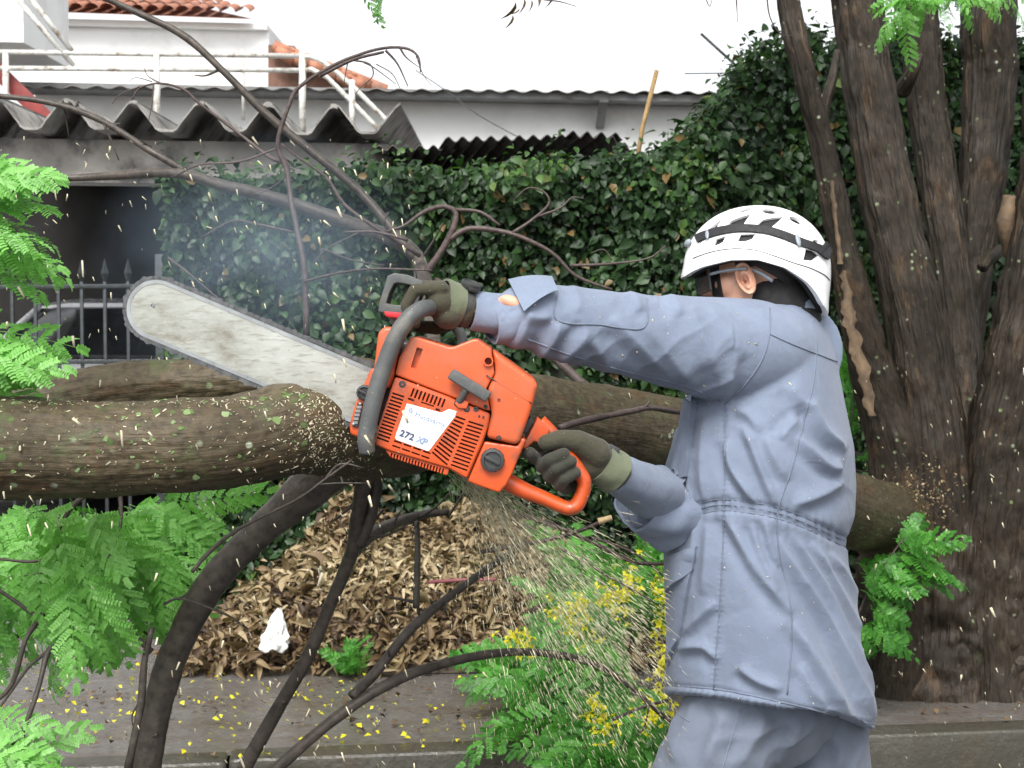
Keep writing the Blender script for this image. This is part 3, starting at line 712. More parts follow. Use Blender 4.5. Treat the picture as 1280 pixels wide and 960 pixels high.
for (x, y, s_, a_) in ((645, 2, .05, -1.9), (655, -2, .04, -1.5), (664, 0, .03, -1.4), (641, 18, .036, -1.7), (672, -6, .03, -1.2), (650, 10, .03, -2.2), (690, -8, .035, -1.6)):
    me = bpy.data.meshes.new('dry_leaf'); np_mesh(me, tvd, tfd); me.materials.append(M_dry)
    at = me.attributes.new('rnd', 'FLOAT', 'POINT'); at.data.foreach_set('value', np.full(len(tvd), random.uniform(.0, .5), dtype=np.float32))
    o = bpy.data.objects.new('dry_leaf', me); COL.objects.link(o); o.parent = dead
    o.location = P(x, y, 3.6)-dead.location; o.rotation_euler = (random.uniform(-1, 1), -a_, 0); o.scale = (s_,)*3
ht = thing('hanging_twig', 'thin bare twigs hanging against the white sky by the tree', 'twig', P(960, -10, 4.5))
twig(ht, [(958, -12, 4.5), (962, 20, 4.5), (975, 42, 4.5), (990, 45, 4.5)], .003, .0015); twig(ht, [(920, -10, 4.5), (922, 28, 4.5)], .003, .001); twig(ht, [(880, -8, 4.5), (887, 8, 4.5), (891, -6, 4.5)], .002, .001)

# ---------------------------------------------------------------- forked street tree
tree = thing('forked_tree', 'thick forked tree with several dark wet stems growing on the pavement', 'tree', P(1195, 880, 5.75))
TD = 5.7
def stem(name, pts, hw, seg=22, rough=.1, mat=None, flute=None, sub=7, parent=None, fiss=None):
    Q = [P(x, y, d) for x, y, d in pts]; rr = [h/FPX*p[2] for h, p in zip(hw, pts)]
    return tube_obj(name, Q, rr, mat or M_trunk, parent or tree, seg, sub, rough, 7, flute, fiss)
def fl(amp, k, ph, lo=0, hi=1):
    return lambda a, L, t: 1+amp*np.clip(t*(hi-lo)+lo, 0, 1)*(np.sin(a*k+ph+L*1.3)+.5*np.sin(a*(2*k+1)+ph*2+L*2.1))
stem('trunk', [(1200, 500, 5.98), (1196, 600, 5.82), (1190, 690, 5.7), (1188, 790, 5.7), (1186, 880, 5.7), (1184, 930, 5.7)], [14, 66, 98, 103, 122, 150], 110, .13, None, fl(.075, 5, .6, .4, 1.3), 26, None, (.022, 5.5, 5))
stem('stem', [(930, -420, 5.3), (980, -30, 5.35), (1003, 80, 5.35), (1030, 190, 5.4), (1050, 290, 5.42), (1072, 390, 5.45), (1092, 470, 5.5), (1122, 570, 5.55), (1150, 680, 5.6)], [10, 13, 14, 15, 17, 22, 27, 36, 44], 50, .14, None, None, 16, None, (.007, 4, 5))
stem('stem', [(1000, -420, 5.5), (1066, -30, 5.6), (1085, 100, 5.6), (1105, 220, 5.58), (1130, 340, 5.55), (1152, 460, 5.55), (1168, 580, 5.55), (1176, 700, 5.6)], [23, 29, 31, 33, 35, 39, 46, 55], 60, .07, None, None, 16, None, (.009, 4, 5))
stem('stem', [(1120, -430, 6.1), (1148, -30, 5.9), (1155, 100, 5.88), (1172, 220, 5.85), (1188, 330, 5.8), (1200, 450, 5.75), (1208, 580, 5.65), (1210, 700, 5.6)], [18, 22, 23, 24, 25, 28, 36, 48], 60, .09, None, None, 16, None, (.009, 4, 5))
stem('stem', [(1300, -430, 6.2), (1240, -30, 5.95), (1238, 90, 5.95), (1230, 200, 5.9), (1218, 310, 5.85), (1208, 420, 5.8), (1204, 520, 5.75)], [26, 33, 32, 29, 25, 21, 18], 60, .09, None, None, 16, None, (.009, 4, 5))
stem('stem', [(1480, -380, 5.2), (1330, 60, 5.4), (1316, 200, 5.4), (1294, 330, 5.42), (1272, 450, 5.45), (1250, 580, 5.5), (1238, 720, 5.55), (1246, 860, 5.55), (1252, 920, 5.55)], [28, 34, 35, 36, 40, 46, 52, 58, 70], 64, .12, None, fl(.05, 4, 2), 16, None, (.012, 5, 5))
stem('stub', [(1047, 62, 5.42), (1040, 100, 5.42), (1030, 140, 5.42), (1027, 200, 5.42)], [4, 6, 7, 9], 10, .2)
stem('stub', [(1150, 66, 5.7), (1140, 92, 5.72), (1128, 114, 5.8)], [6, 9, 11], 12, .25)
stem('stub', [(1262, 245, 5.45), (1258, 280, 5.45), (1262, 320, 5.5)], [9, 12, 8], 12, .3, M_strip)
stem('stub', [(1228, 335, 5.55), (1238, 322, 5.6), (1252, 312, 5.7)], [7, 8, 7], 12, .25)
n = 9000; cc_ = rng.normal(0, 1, (40, 3))*(1.1, .9, .45)+(2.1, 6.3, 5.3); ci = rng.integers(0, 40, n)
T = cc_[ci]+rng.normal(0, 1, (n, 3))*(.38, .38, .28); k_ = T[:, 2] > 4.15; T = T[k_]; n = len(T)
tv, tf = leaf_template(1, .5, .3, .2, 2)
tag(scatter_mesh('crown', tv, tf, T, rot_from(rng.normal(0, .6, (n, 3))+(0, 0, .7), rng.uniform(0, 6.3, n)), rng.uniform(.07, .15, n), M_sprig, tree, True), kind='stuff')  # unseen crown above the view, added to darken the stems and hedge
# strips of bare pale wood where bark came off
def strip(pts, hw, d):
    V = []; F = []; Q = catmull([(x, y, h) for (x, y), h in zip(pts, hw)], 8)
    for x, y, h in Q:
        for k in range(5):
            s_ = k/4-.5; jag = .8+.7*mnoise.noise(Vector((y*.11, k*3.1, d)))
            p = P(x+s_*1.5*h*jag, y, d); p.y -= .012*(1-(2*s_)**2)-.012; V.append(p)
    for i in range(len(Q)-1):
        for k in range(4): a = i*5+k; F.append((a, a+1, a+6, a+5))
    return mesh_obj('bare_wood', [tuple(v) for v in V], F, M_strip, tree)
strip([(1056, 338), (1062, 390), (1070, 430), (1080, 470), (1090, 520)], [7, 13, 13, 16, 9], 5.375)
strip([(1040, 225), (1043, 255), (1047, 290), (1052, 330)], [4, 5, 4, 7], 5.345)
strip([(1000, 25), (1004, 50), (1008, 72)], [3, 4, 3], 5.312)
stem('root', [(1090, 660, 5.35), (1120, 700, 5.35), (1130, 760, 5.4), (1128, 830, 5.45), (1118, 900, 5.5)], [26, 30, 26, 28, 40], 22, .2)
# spilled petals and bits caught in the fork
n = 420
T = np.array([tuple(P(1150+random.gauss(0, 22)-.0*k, 618+random.gauss(0, 26)+abs(random.gauss(0, 14)), 5.33+random.uniform(-.02, .05))) for k in range(n)])
tv, tf = leaf_template(1, .6, .5, .4, 1)
tag(scatter_mesh('litter', tv, tf, T, rot_from(rng.normal(0, 1, (n, 3))+(0, -.6, .6), rng.uniform(0, 6.3, n)), rng.uniform(.006, .016, n), M_dry, tree, False), kind='stuff')
leafy('curly green leaf shoot on the tree base behind the jacket', P(1075, 760, 5.15),
      rb(5, 1075, 1100, 715, 745, 5.0, 5.15, .6, .4)+rb(4, 1115, 1140, 665, 700, 5.0, 5.1, .7, .25)+rb(6, 1065, 1110, 700, 740, 5.0, 5.15, .8, -.2)+rb(5, 1070, 1090, 750, 790, 5.0, 5.15, .6, -.2)+rb(4, 1120, 1145, 690, 720, 5.0, 5.1, .8, -.1), SP, [([(1060, 800, 5.1), (1085, 740, 5.1), (1110, 700, 5.05), (1130, 672, 5.05)], .007, .003)], .5, (0, -.8, .5), s=(.8, 1.1), name='leaf_shoot', cat='shoot')
leafy('green twigs between the man and the tall hedge', P(1070, 600, 5.9), rb(10, 1050, 1085, 470, 600, 5.8, 6.1, .2, .5), SP, [([(1040, 620, 5.9), (1062, 540, 5.9), (1070, 470, 5.9)], .006, .003), ([(1050, 560, 5.85), (1090, 572, 5.85)], .005, .003), ([(1050, 585, 5.85), (1086, 590, 5.85)], .005, .003)], .5, name='leaf_shoot', cat='shoot')

# ---------------------------------------------------------------- the limb that is being cut
limb = thing('tree_limb', 'long bark covered limb of the tree, its fork being cut by the chainsaw', 'limb', P(430, 545, 2.85))
def lstem(name, pts, hw, seg=26, rough=.06, mat=None, sub=8, flute=None, fiss=None): return stem(name, pts, hw, seg, rough, mat or M_bark, flute, sub, limb, fiss)
lstem('trunk', [(1165, 672, 5.8), (1108, 652, 5.45), (1050, 632, 4.95), (960, 585, 4.4), (850, 550, 3.85), (740, 532, 3.5), (640, 520, 3.25), (540, 532, 3.02), (455, 540, 2.86), (375, 535, 2.74), (290, 552, 2.68), (150, 560, 2.64), (0, 560, 2.6), (-160, 565, 2.55)],
      [58, 50, 46, 46, 50, 52, 52, 55, 60, 59, 57, 60, 63, 66], 80, .055, None, 26, None, (.0028, 7, 16))
lstem('limb', [(560, 520, 3.1), (470, 490, 3.08), (390, 470, 3.08), (300, 478, 3.08), (190, 484, 3.1), (80, 500, 3.12), (-60, 530, 3.12)], [40, 38, 30, 28, 33, 36, 36], 60, .07, None, 20, None, (.003, 6, 14))
lstem('branch', [(430, 560, 2.98), (385, 610, 2.98), (330, 660, 3.0), (268, 725, 3.02), (225, 800, 3.04), (200, 870, 3.05), (182, 960, 3.05), (170, 1060, 3.05)], [40, 27, 21, 18.5, 18, 18, 20, 21], 28, .12, M_barkd, 12, None, (.002, 5, 12))
lstem('branch', [(470, 560, 3.0), (458, 590, 3.02), (448, 640, 3.05), (440, 690, 3.08), (415, 750, 3.12), (385, 820, 3.15), (345, 890, 3.2), (300, 970, 3.22)], [14, 12, 10, 8.5, 8, 8, 9, 10], 14, .16, M_barkd)
lstem('branch', [(560, 640, 3.4), (520, 645, 3.35), (470, 665, 3.2), (442, 690, 3.1)], [4, 6, 8, 8], 10, .15, M_barkd)
lstem('branch', [(640, 690, 3.5), (590, 725, 3.4), (520, 780, 3.3), (470, 840, 3.25), (440, 870, 3.2)], [4, 5, 6, 6.5, 7], 10, .18, M_barkd)
lstem('branch', [(840, 905, 3.5), (770, 845, 3.5), (715, 822, 3.45), (640, 815, 3.4), (560, 828, 3.3), (480, 858, 3.22), (410, 905, 3.2), (330, 975, 3.2)], [3, 4, 5, 5, 6, 7, 8, 9], 12, .16, M_barkd)
lstem('branch', [(520, 640, 3.4), (522, 690, 3.35), (520, 760, 3.3)], [3, 4, 4], 8, .15, M_barkd)
lstem('branch', [(456, 570, 3.0), (470, 600, 3.05), (462, 650, 3.06), (448, 680, 3.07)], [9, 9, 8, 8], 10, .1, M_barkd)
# boughs reaching up and left across the hedge
lstem('bough', [(560, 500, 3.3), (545, 440, 3.5), (530, 345, 3.8), (505, 306, 3.9), (440, 280, 4.0), (350, 250, 4.05), (280, 232, 4.1), (215, 216, 4.15), (120, 221, 4.2), (60, 224, 4.2)], [10, 9, 9, 10, 9, 8, 7, 7, 5, 4], 14, .16, M_barkd)
lstem('bough', [(232, 214, 4.15), (190, 190, 4.15), (125, 150, 4.2), (60, 128, 4.2), (-20, 118, 4.2)], [5, 4.5, 4, 4, 3.5], 10, .16, M_barkd)
lstem('bough', [(520, 325, 3.85), (455, 245, 3.9), (390, 190, 3.9), (330, 140, 3.9), (280, 90, 3.9), (230, 45, 3.9), (170, 15, 3.9), (110, -12, 3.9)], [6, 5.5, 5, 5, 4.5, 4.5, 4, 4], 10, .18, M_barkd)
tw = [  # (points, r0, r1) twigs and small branches of the crown, in front of the hedge
 ([(383, 420, 3.6), (381, 340, 3.62), (372, 290, 3.65), (364, 250, 3.68), (358, 210, 3.7), (347, 180, 3.7), (362, 130, 3.7), (375, 108, 3.7), (420, 80, 3.7), (470, 62, 3.7), (505, 60, 3.7), (522, 70, 3.7), (526, 90, 3.7)], .010, .0025),
 ([(400, 95, 3.7), (440, 75, 3.7), (480, 65, 3.7)], .006, .004),
 ([(482, 63, 3.7), (497, 80, 3.7), (510, 108, 3.7)], .004, .0015), ([(455, 78, 3.7), (468, 85, 3.7), (495, 105, 3.7)], .003, .001),
 ([(440, 75, 3.7), (462, 80, 3.7), (466, 95, 3.7), (452, 108, 3.7), (444, 118, 3.7)], .003, .001), ([(500, 60, 3.7), (508, 72, 3.7), (525, 85, 3.7)], .003, .001), ([(520, 70, 3.7), (530, 95, 3.7), (545, 112, 3.7)], .0015, .0006),
 ([(436, 72, 3.7), (432, 92, 3.7), (430, 105, 3.7)], .002, .001), ([(470, 80, 3.7), (490, 92, 3.7), (500, 110, 3.7)], .002, .001),
 ([(358, 205, 3.7), (335, 195, 3.75), (290, 160, 3.8), (250, 130, 3.8), (230, 112, 3.8), (200, 104, 3.8), (175, 110, 3.8), (165, 125, 3.8)], .006, .0025),
 ([(192, 105, 3.8), (190, 130, 3.8), (186, 150, 3.8)], .003, .001), ([(200, 104, 3.8), (185, 95, 3.8), (180, 84, 3.8)], .0025, .001), ([(175, 108, 3.8), (150, 118, 3.8), (140, 130, 3.8)], .002, .001), ([(190, 102, 3.8), (170, 97, 3.8), (160, 103, 3.8)], .002, .001),
 ([(366, 290, 3.65), (320, 280, 3.7), (290, 276, 3.75), (250, 298, 3.75)], .004, .002),
 ([(380, 352, 3.6), (420, 342, 3.6), (470, 336, 3.6), (540, 338, 3.6)], .0045, .0025),
 ([(347, 185, 3.7), (300, 202, 3.7), (250, 206, 3.72), (215, 222, 3.75)], .0035, .0025), ([(350, 190, 3.7), (362, 212, 3.7), (340, 234, 3.7), (315, 244, 3.7)], .003, .0015),
 ([(525, 320, 3.8), (470, 285, 3.75), (430, 255, 3.75), (408, 222, 3.75), (370, 195, 3.75), (352, 180, 3.75)], .007, .003),
 ([(210, 322, 3.9), (240, 345, 3.9), (275, 375, 3.9), (300, 392, 3.9)], .004, .002), ([(252, 352, 3.9), (253, 340, 3.9), (262, 336, 3.9)], .002, .001),
 ([(510, 300, 3.75), (470, 290, 3.75), (430, 290, 3.75)], .005, .003), ([(450, 290, 3.75), (410, 310, 3.75), (390, 330, 3.75)], .003, .001),
 ([(400, 310, 3.7), (440, 325, 3.7), (480, 332, 3.7)], .003, .002),
 # right of the saw, over the hedge
 ([(530, 345, 3.8), (560, 300, 3.8), (570, 268, 3.8), (555, 258, 3.8), (530, 265, 3.8), (505, 282, 3.8), (480, 290, 3.8)], .012, .004),
 ([(560, 300, 3.8), (585, 286, 3.8), (620, 288, 3.8), (650, 296, 3.8), (690, 316, 3.8), (720, 345, 3.8), (765, 362, 3.8)], .010, .004),
 ([(640, 292, 3.8), (665, 275, 3.8), (686, 255, 3.8), (680, 240, 3.8), (660, 235, 3.8), (642, 250, 3.8)], .006, .0015),
 ([(668, 272, 3.8), (700, 260, 3.8), (715, 247, 3.8), (730, 248, 3.8)], .004, .0015), ([(570, 262, 3.8), (600, 265, 3.8), (625, 282, 3.8)], .006, .004),
 ([(712, 332, 3.8), (760, 330, 3.8), (810, 323, 3.8), (832, 307, 3.8)], .005, .002), ([(765, 326, 3.8), (755, 312, 3.8), (738, 316, 3.8)], .0025, .001),
 ([(775, 508, 3.5), (735, 485, 3.55), (690, 445, 3.6), (640, 405, 3.65), (600, 380, 3.7), (545, 350, 3.8)], .016, .009),
 # below the saw
 ([(440, 575, 2.7), (405, 600, 2.7), (370, 625, 2.7), (300, 660, 2.72), (262, 690, 2.75), (240, 715, 2.75)], .003, .005), ([(455, 585, 2.7), (425, 580, 2.7), (405, 600, 2.7)], .002, .003), ([(460, 604, 2.7), (420, 604, 2.7), (395, 606, 2.7)], .0018, .002),
 ([(205, 755, 2.9), (225, 748, 2.9), (262, 760, 2.9), (290, 772, 2.9), (310, 790, 2.9)], .004, .0015), ([(225, 748, 2.9), (245, 735, 2.9)], .003, .001),
 ([(190, 785, 2.85), (180, 830, 2.85), (176, 880, 2.85), (160, 960, 2.85)], .007, .01), ([(160, 788, 2.88), (190, 815, 2.88)], .007, .008), ([(176, 875, 2.86), (165, 895, 2.86), (168, 915, 2.86)], .003, .0015),
 ([(-10, 732, 2.9), (20, 752, 2.9), (45, 770, 2.9), (54, 765, 2.9)], .004, .005), ([(56, 765, 2.9), (32, 800, 2.85), (15, 855, 2.85), (-15, 885, 2.85)], .007, .005), ([(90, 780, 2.88), (75, 805, 2.85), (60, 815, 2.85), (48, 860, 2.82), (30, 910, 2.8), (15, 930, 2.8)], .008, .005), ([(62, 812, 2.85), (35, 835, 2.85), (10, 870, 2.85), (-5, 890, 2.85)], .004, .003), ([(30, 910, 2.8), (28, 940, 2.8), (20, 955, 2.8)], .003, .002), ([(92, 770, 2.88), (70, 776, 2.88)], .003, .002),
 # branch in front of the big limb at right, cut branch below
 ([(700, 535, 3.0), (735, 525, 3.05), (790, 514, 3.15), (815, 510, 3.2), (850, 516, 3.3)], .009, .007), ([(805, 511, 3.18), (812, 502, 3.18)], .004, .003),
 ([(600, 690, 3.2), (660, 680, 3.2), (720, 665, 3.2), (762, 648, 3.2)], .006, .006), ([(640, 640, 3.3), (700, 660, 3.3), (745, 680, 3.3), (790, 702, 3.3), (830, 705, 3.3)], .007, .005), ([(740, 672, 3.4), (790, 690, 3.4), (830, 720, 3.4)], .004, .003), ([(700, 685, 3.4), (760, 720, 3.4), (830, 760, 3.4)], .004, .002),
 ([(835, 875, 3.4), (800, 885, 3.4), (765, 900, 3.4)], .005, .004), ([(812, 880, 3.4), (805, 910, 3.4), (795, 920, 3.4)], .003, .002),
]
for pts, r0, r1 in tw: twig(limb, pts, r0, r1, M_twig if pts[0][1] < 560 or pts[0][0] > 500 else M_barkd)
for o in [c for c in limb.children if c.name.split('.')[0] in ('branch', 'bough')]:      # short spurs and broken stubs
    me = o.data; nv = len(me.vertices); V_ = [o.matrix_parent_inverse @ v.co+limb.location for v in me.vertices]
    for k in range(random.randint(3, 6)):
        p0 = V_[random.randrange(nv)]
        if p0.z < .25: continue
        nn = me.vertices[0].normal; d_ = Vector((random.gauss(0, 1), random.gauss(-.2, .6), random.gauss(.1, 1))).normalized(); l_ = random.choice([.015, .02, .03, .06, .1])
        tube_obj('twig', [p0-d_*.008, p0+d_*l_*.5+Vector((0, 0, random.uniform(-.01, .01))), p0+d_*l_], [.0042, .003, .0018], M_barkd, limb, 6, 3, .2, 30)
tube_obj('cut_end', [P(748, 652, 3.2), P(765, 647, 3.2)], [.0075, .006], plain('fresh_cut_wood', (.6, .44, .24), .7, var=.2, scale=40), limb, 7, 0)
# loose bits: yellow withered leaf on a twig
# ---------------------------------------------------------------- pile of dry leaves
def pile_h(x):      # outline of the heap in photograph pixels -> height factor
    return float(np.interp(x, [225, 260, 300, 350, 400, 430, 480, 540, 580, 620, 700, 780, 840], [0, .1, .34, .55, .82, .95, .8, .7, .85, .75, .55, .35, .2]))
pile = thing('leaf_pile', 'heap of curled dry brown leaves against the hedge', 'leaf pile', P(480, 800, 6.1))
Yb0, Yb1 = 5.83, 6.75
V = []; F = []; nx, ny = 60, 14
def pile_z(X, s_):
    px = 640+X/6.15*FPX; h = .58*pile_h(px)
    return .14+h*min(1, (s_*1.35))**.75*(1+.12*mnoise.noise(Vector((X*5, s_*4, 0))))
PX0, PX1 = -1.35, .72
for j in range(ny+1):
    for i in range(nx+1):
        X = PX0+(PX1-PX0)*i/nx; s_ = j/ny; V.append((X, Yb0+SLOPE*X*.6+(Yb1-Yb0)*s_, pile_z(X, s_)))
for j in range(ny):
    for i in range(nx): a = j*(nx+1)+i; F.append((a, a+1, a+nx+2, a+nx+1))
mesh_obj('mound', V, F, M_soil, pile)
n = 13000
X = rng.uniform(PX0, PX1, n); s_ = rng.random(n)**1.15
T = np.array([(x, Yb0+SLOPE*x*.6+(Yb1-Yb0)*q-abs(rng.normal(0, .03)), pile_z(x, q)+.012+abs(rng.normal(0, .03))) for x, q in zip(X, s_)])
hgt = T[:, 2]-.14
keep = (hgt > .03) | (rng.random(n) < .25); T = T[keep]; X = X[keep]; n = len(T)
Rm = rot_from(np.stack([rng.normal(0, .8, n), -.6+rng.normal(0, .7, n), .6+rng.normal(0, .6, n)], 1), rng.uniform(0, 6.28, n))
S = rng.lognormal(-3.3, .4, n).clip(.018, .1); cl = np.array([mnoise.noise(Vector((t[0]*4, 0, t[2]*5))) for t in T])
rnd = np.clip(.54+.6*cl+.45*(T[:, 2]-.4)+rng.normal(0, .27, n)-.3*np.clip((X-.05)*1.6, 0, 1), 0, 1)
tvs = [leaf_template(1, wd_, fo, cu, 3) for wd_, fo, cu in ((.42, 1.1, .5), (.3, .8, -.6), (.5, 1.8, .25), (.24, .5, .9))]
order = np.argsort(-S-(T[:, 1] < 6.3)*.01); big = order[:280]; rest = order[280:]
for k in range(4):
    q = rest[k::4]; pt = tag(scatter_mesh('dry_leaves', tvs[k][0], tvs[k][1], T[q], Rm[q], S[q], M_dry, pile, True, rnd[q]), kind='stuff')
prot = []
for k in range(12):
    me = bpy.data.meshes.new('dry_leaf'); np_mesh(me, *tvs[k % 4]); me.materials.append(M_dry); me.polygons.foreach_set('use_smooth', np.ones(len(me.polygons), dtype=bool))
    at = me.attributes.new('rnd', 'FLOAT', 'POINT'); at.data.foreach_set('value', np.full(len(me.vertices), .3+.06*k, dtype=np.float32)); prot.append(me)
for c_, i in enumerate(big):
    o = bpy.data.objects.new('dry_leaf', prot[c_ % 12]); COL.objects.link(o); o.parent = pile
    M = Matrix(Rm[i].tolist()).to_4x4(); M.translation = Vector(T[i])-pile.location; o.matrix_local = M @ Matrix.Scale(S[i], 4)
for k in range(26):                                 # twigs caught in the heap
    x = random.uniform(270, 760); q = P(x, 0, 6.0); s0 = random.uniform(.05, .6); z0 = pile_z(q.x, s0)+.02; y0 = Yb0+SLOPE*q.x*.6+(Yb1-Yb0)*s0
    a_ = random.uniform(-.6, .6); l_ = random.uniform(.08, .25); d_ = Vector((math.cos(a_), random.uniform(-.3, .1), math.sin(a_)))*l_
    c0 = Vector((q.x, y0-.03, z0)); tube_obj('twig', [c0-d_/2, c0+Vector((0, -.01, random.uniform(-.01, .015))), c0+d_/2], [.003, .0025, .0015], M_twig, pile, 5, 3)
# white plastic bag lying on it
M_bag = plain('white_plastic', (.78, .78, .77), .35, var=.06, scale=30)
mb = MB()
V = []; F = []; c = P(346, 790, 5.7); na, nb = 64, 40
for i in range(nb+1):
    t = i/nb; hw = float(np.interp(t, [0, .12, .3, .55, .8, 1], [.036, .05, .047, .034, .022, .006])); z = -.07+.155*t
    for j in range(na):
        a = 2*math.pi*j/na; cr = 1+.5*mnoise.noise(Vector((math.cos(a)*2.2, math.sin(a)*2.2, t*3+7)))+.34*mnoise.noise(Vector((math.cos(a)*5, math.sin(a)*5, t*7)))
        V.append(c+Vector((hw*cr*math.cos(a)+.02*t*t-.01, hw*.7*cr*math.sin(a), z+.008*math.sin(3*a))))
for i in range(nb):
    for j in range(na): k = (j+1) % na; F.append((i*na+j, i*na+k, (i+1)*na+k, (i+1)*na+j))
F.append(tuple(range(na-1, -1, -1)))
tag(mesh_obj('plastic_bag', [tuple(v) for v in V], F, M_bag), 'crumpled white plastic bag lying on the dry leaf heap', 'bag')
tag(tube_obj('red_stick', [P(535, 728, 5.95), P(575, 725, 5.9), P(620, 724, 5.85)], [.007, .007, .008], plain('faded_red_wood', (.2, .06, .07), .6), None, 7, 0), 'dull red stick lying across the dry leaf heap', 'stick')
# ---------------------------------------------------------------- flowering cut branches behind the man
def flower_mesh(seed):
    r_ = random.Random(seed); V = []; F = []; A = []
    tv, tf = leaf_template(.013, .75, .3, .5, 1)
    for k in range(r_.randint(8, 12)):
        c = Vector((r_.gauss(0, .012), r_.gauss(0, .012), r_.gauss(0, .02)))
        for p_ in range(4):
            M = Matrix.Rotation(p_*1.57+r_.uniform(-.3, .3), 3, 'Z') @ Matrix.Rotation(r_.uniform(-.7, .2), 3, 'Y'); M = Matrix.Rotation(r_.uniform(-1, 1), 3, 'X') @ M
            n0 = len(V); V += [tuple(c+M @ Vector(v)) for v in tv]; F += [tuple(int(q)+n0 for q in f) for f in tf]; A += [r_.random()]*len(tv)
    me = bpy.data.meshes.new('flower_cluster'); me.from_pydata(V, [], F); me.materials.append(M_yellow)
    at = me.attributes.new('rnd', 'FLOAT', 'POINT'); at.data.foreach_set('value', np.array(A, dtype=np.float32)); return me
FL = [flower_mesh(k) for k in range(5)]
bush = leafy('cut green branches with yellow flower clusters heaped on the kerb', P(760, 950, 4.9),
      rb(26, 720, 830, 730, 800, 4.7, 5.3, -.2, .35)+rb(34, 720, 800, 790, 860, 4.6, 5.0, -.45, .0)+rb(36, 745, 840, 850, 930, 4.4, 4.8, -.35, -.2)+rb(24, 770, 850, 900, 990, 4.3, 4.6, -.6, .1)+rb(5, 660, 680, 825, 838, 5.1, 5.3, -.4, .2)+rb(8, 790, 850, 720, 800, 4.9, 5.4, .1, .5)+rb(10, 690, 750, 840, 890, 4.6, 4.9, -.6, -.1), BU,
      [([(860, 930, 4.6), (800, 850, 4.7), (740, 780, 4.9)], .009, .004), ([(850, 960, 4.5), (780, 900, 4.5), (720, 870, 4.6)], .008, .004), ([(850, 860, 4.8), (820, 780, 5.0), (800, 720, 5.1)], .007, .003)], .5, (0, -.7, .6), name='flowering_branch')
fp = [(785, 715), (795, 725), (790, 735), (752, 745), (765, 752), (775, 748), (722, 755), (726, 765), (690, 765), (705, 768), (712, 772), (733, 790), (730, 800), (788, 770), (650, 800), (660, 806), (648, 803), (745, 882), (757, 900), (750, 890), (803, 880), (812, 890), (808, 905), (828, 745), (826, 765), (832, 790), (826, 812), (830, 820), (825, 835), (831, 845), (822, 800), (828, 865), (835, 890), (765, 745), (745, 890), (760, 915), (700, 770), (728, 748), (830, 720), (826, 735)]
for (x, y) in fp:
    o = bpy.data.objects.new('flower_cluster', random.choice(FL)); COL.objects.link(o); o.parent = bush; o['kind'] = 'stuff'
    dd = 4.3 if y < 780 else 4.0
    o.location = P(x+random.uniform(-3, 3), y, dd+random.uniform(-.15, .05))-bush.location; o.rotation_euler = (random.uniform(-.8, .8), random.uniform(-.8, .8), random.uniform(0, 6)); o.scale = (random.uniform(.85, 1.25),)*3
leafy('small green weed at the foot of the dry leaf heap', P(436, 845, 5.7), rb(14, 425, 448, 838, 846, 5.65, 5.75, 0, .8), BU, [], .8, s=(.35, .6), name='weed', cat='weed')
# fallen yellow petals and leaf bits on the pavement
n = 300; T = []
for k in range(n):
    cxk = random.choice([(110, 890), (100, 880), (200, 860), (330, 880), (280, 850), (480, 900), (560, 870), (420, 860), (600, 900), (60, 830), (250, 920), (700, 950), (380, 915)])
    px, py = cxk[0]+random.gauss(0, 70), cxk[1]+random.gauss(0, 25)
    if py < 800: continue
    d = 1.345/((py-400)/FPX); p = P(px, py, d); 
    if p.y < KY+SLOPE*p.x+.02: continue
    T.append((p.x, p.y, .158+random.uniform(0, .006)))
T = np.array(T); n = len(T); tv, tf = leaf_template(1, .8, .4, .3, 1)
tag(scatter_mesh('fallen_petals', tv, tf, T, rot_from(np.stack([rng.normal(0, .4, n), rng.normal(0, .4, n), np.ones(n)], 1), rng.uniform(0, 6.3, n)), rng.uniform(.009, .026, n), M_yellow, None), 'yellow petals fallen over the wet pavement', 'petals', kind='stuff')
n = 2600; X = rng.uniform(-2.6, 2.6, n); Y = rng.random(n)**.8*1.7+KY+.05+SLOPE*X
cl = np.array([mnoise.noise(Vector((x*1.3, y*4., 3.))) for x, y in zip(X, Y)]); k_ = cl > .05; X, Y = X[k_], Y[k_]; n = len(X)
T = np.stack([X, Y, np.full(n, .156)+rng.random(n)*.008], 1)
tag(scatter_mesh('leaf_litter', tv, tf, T, rot_from(np.stack([rng.normal(0, .3, n), rng.normal(0, .3, n), np.ones(n)], 1), rng.uniform(0, 6.3, n)), rng.uniform(.006, .03, n), M_dry, None, rnd=rng.random(n)*.6), 'brown leaf litter scattered on the wet pavement', 'litter', kind='stuff')
# ================================================================ CHAINSAW
SF = 2.52                                        # depth of the starter side
def Z(zx, zy, y=SF): p = P(420+zx/2.822, 320+zy/2.822, y); return (p.x, p.z)
def ZV(zx, zy, y=SF, lift=0): x, z = Z(zx, zy, SF); return Vector((x, y-lift, z))
M_or = plain('orange_saw_paint', (.52, .07, .0105), .38, var=.1, scale=9, bmp=.12, bscale=300, coat=.25, dirt=(.22, .055, .022), dscale=26)
M_or2 = plain('faded_orange_plastic', (.54, .088, .023), .42, var=.1, scale=9, bmp=.12, bscale=300, coat=.12, dirt=(.36, .1, .045), dscale=20)
M_blk = plain('black_plastic', (.03, .031, .032), .5, var=.3, scale=30, bmp=.2, bscale=300)
M_grip = plain('grey_rubber_grip', (.075, .08, .08), .55, var=.25, scale=25, bmp=.3, bscale=260, dirt=(.12, .115, .1), dscale=20)
M_metal = plain('worn_aluminium', (.3, .31, .31), .45, .8, var=.3, scale=25)
M_sticker = plain('white_sticker', (.78, .78, .76), .35, var=.05, scale=20, dirt=(.62, .6, .55), dscale=20)
M_ink = plain('blue_grey_print', (.045, .07, .14), .5, var=.2)
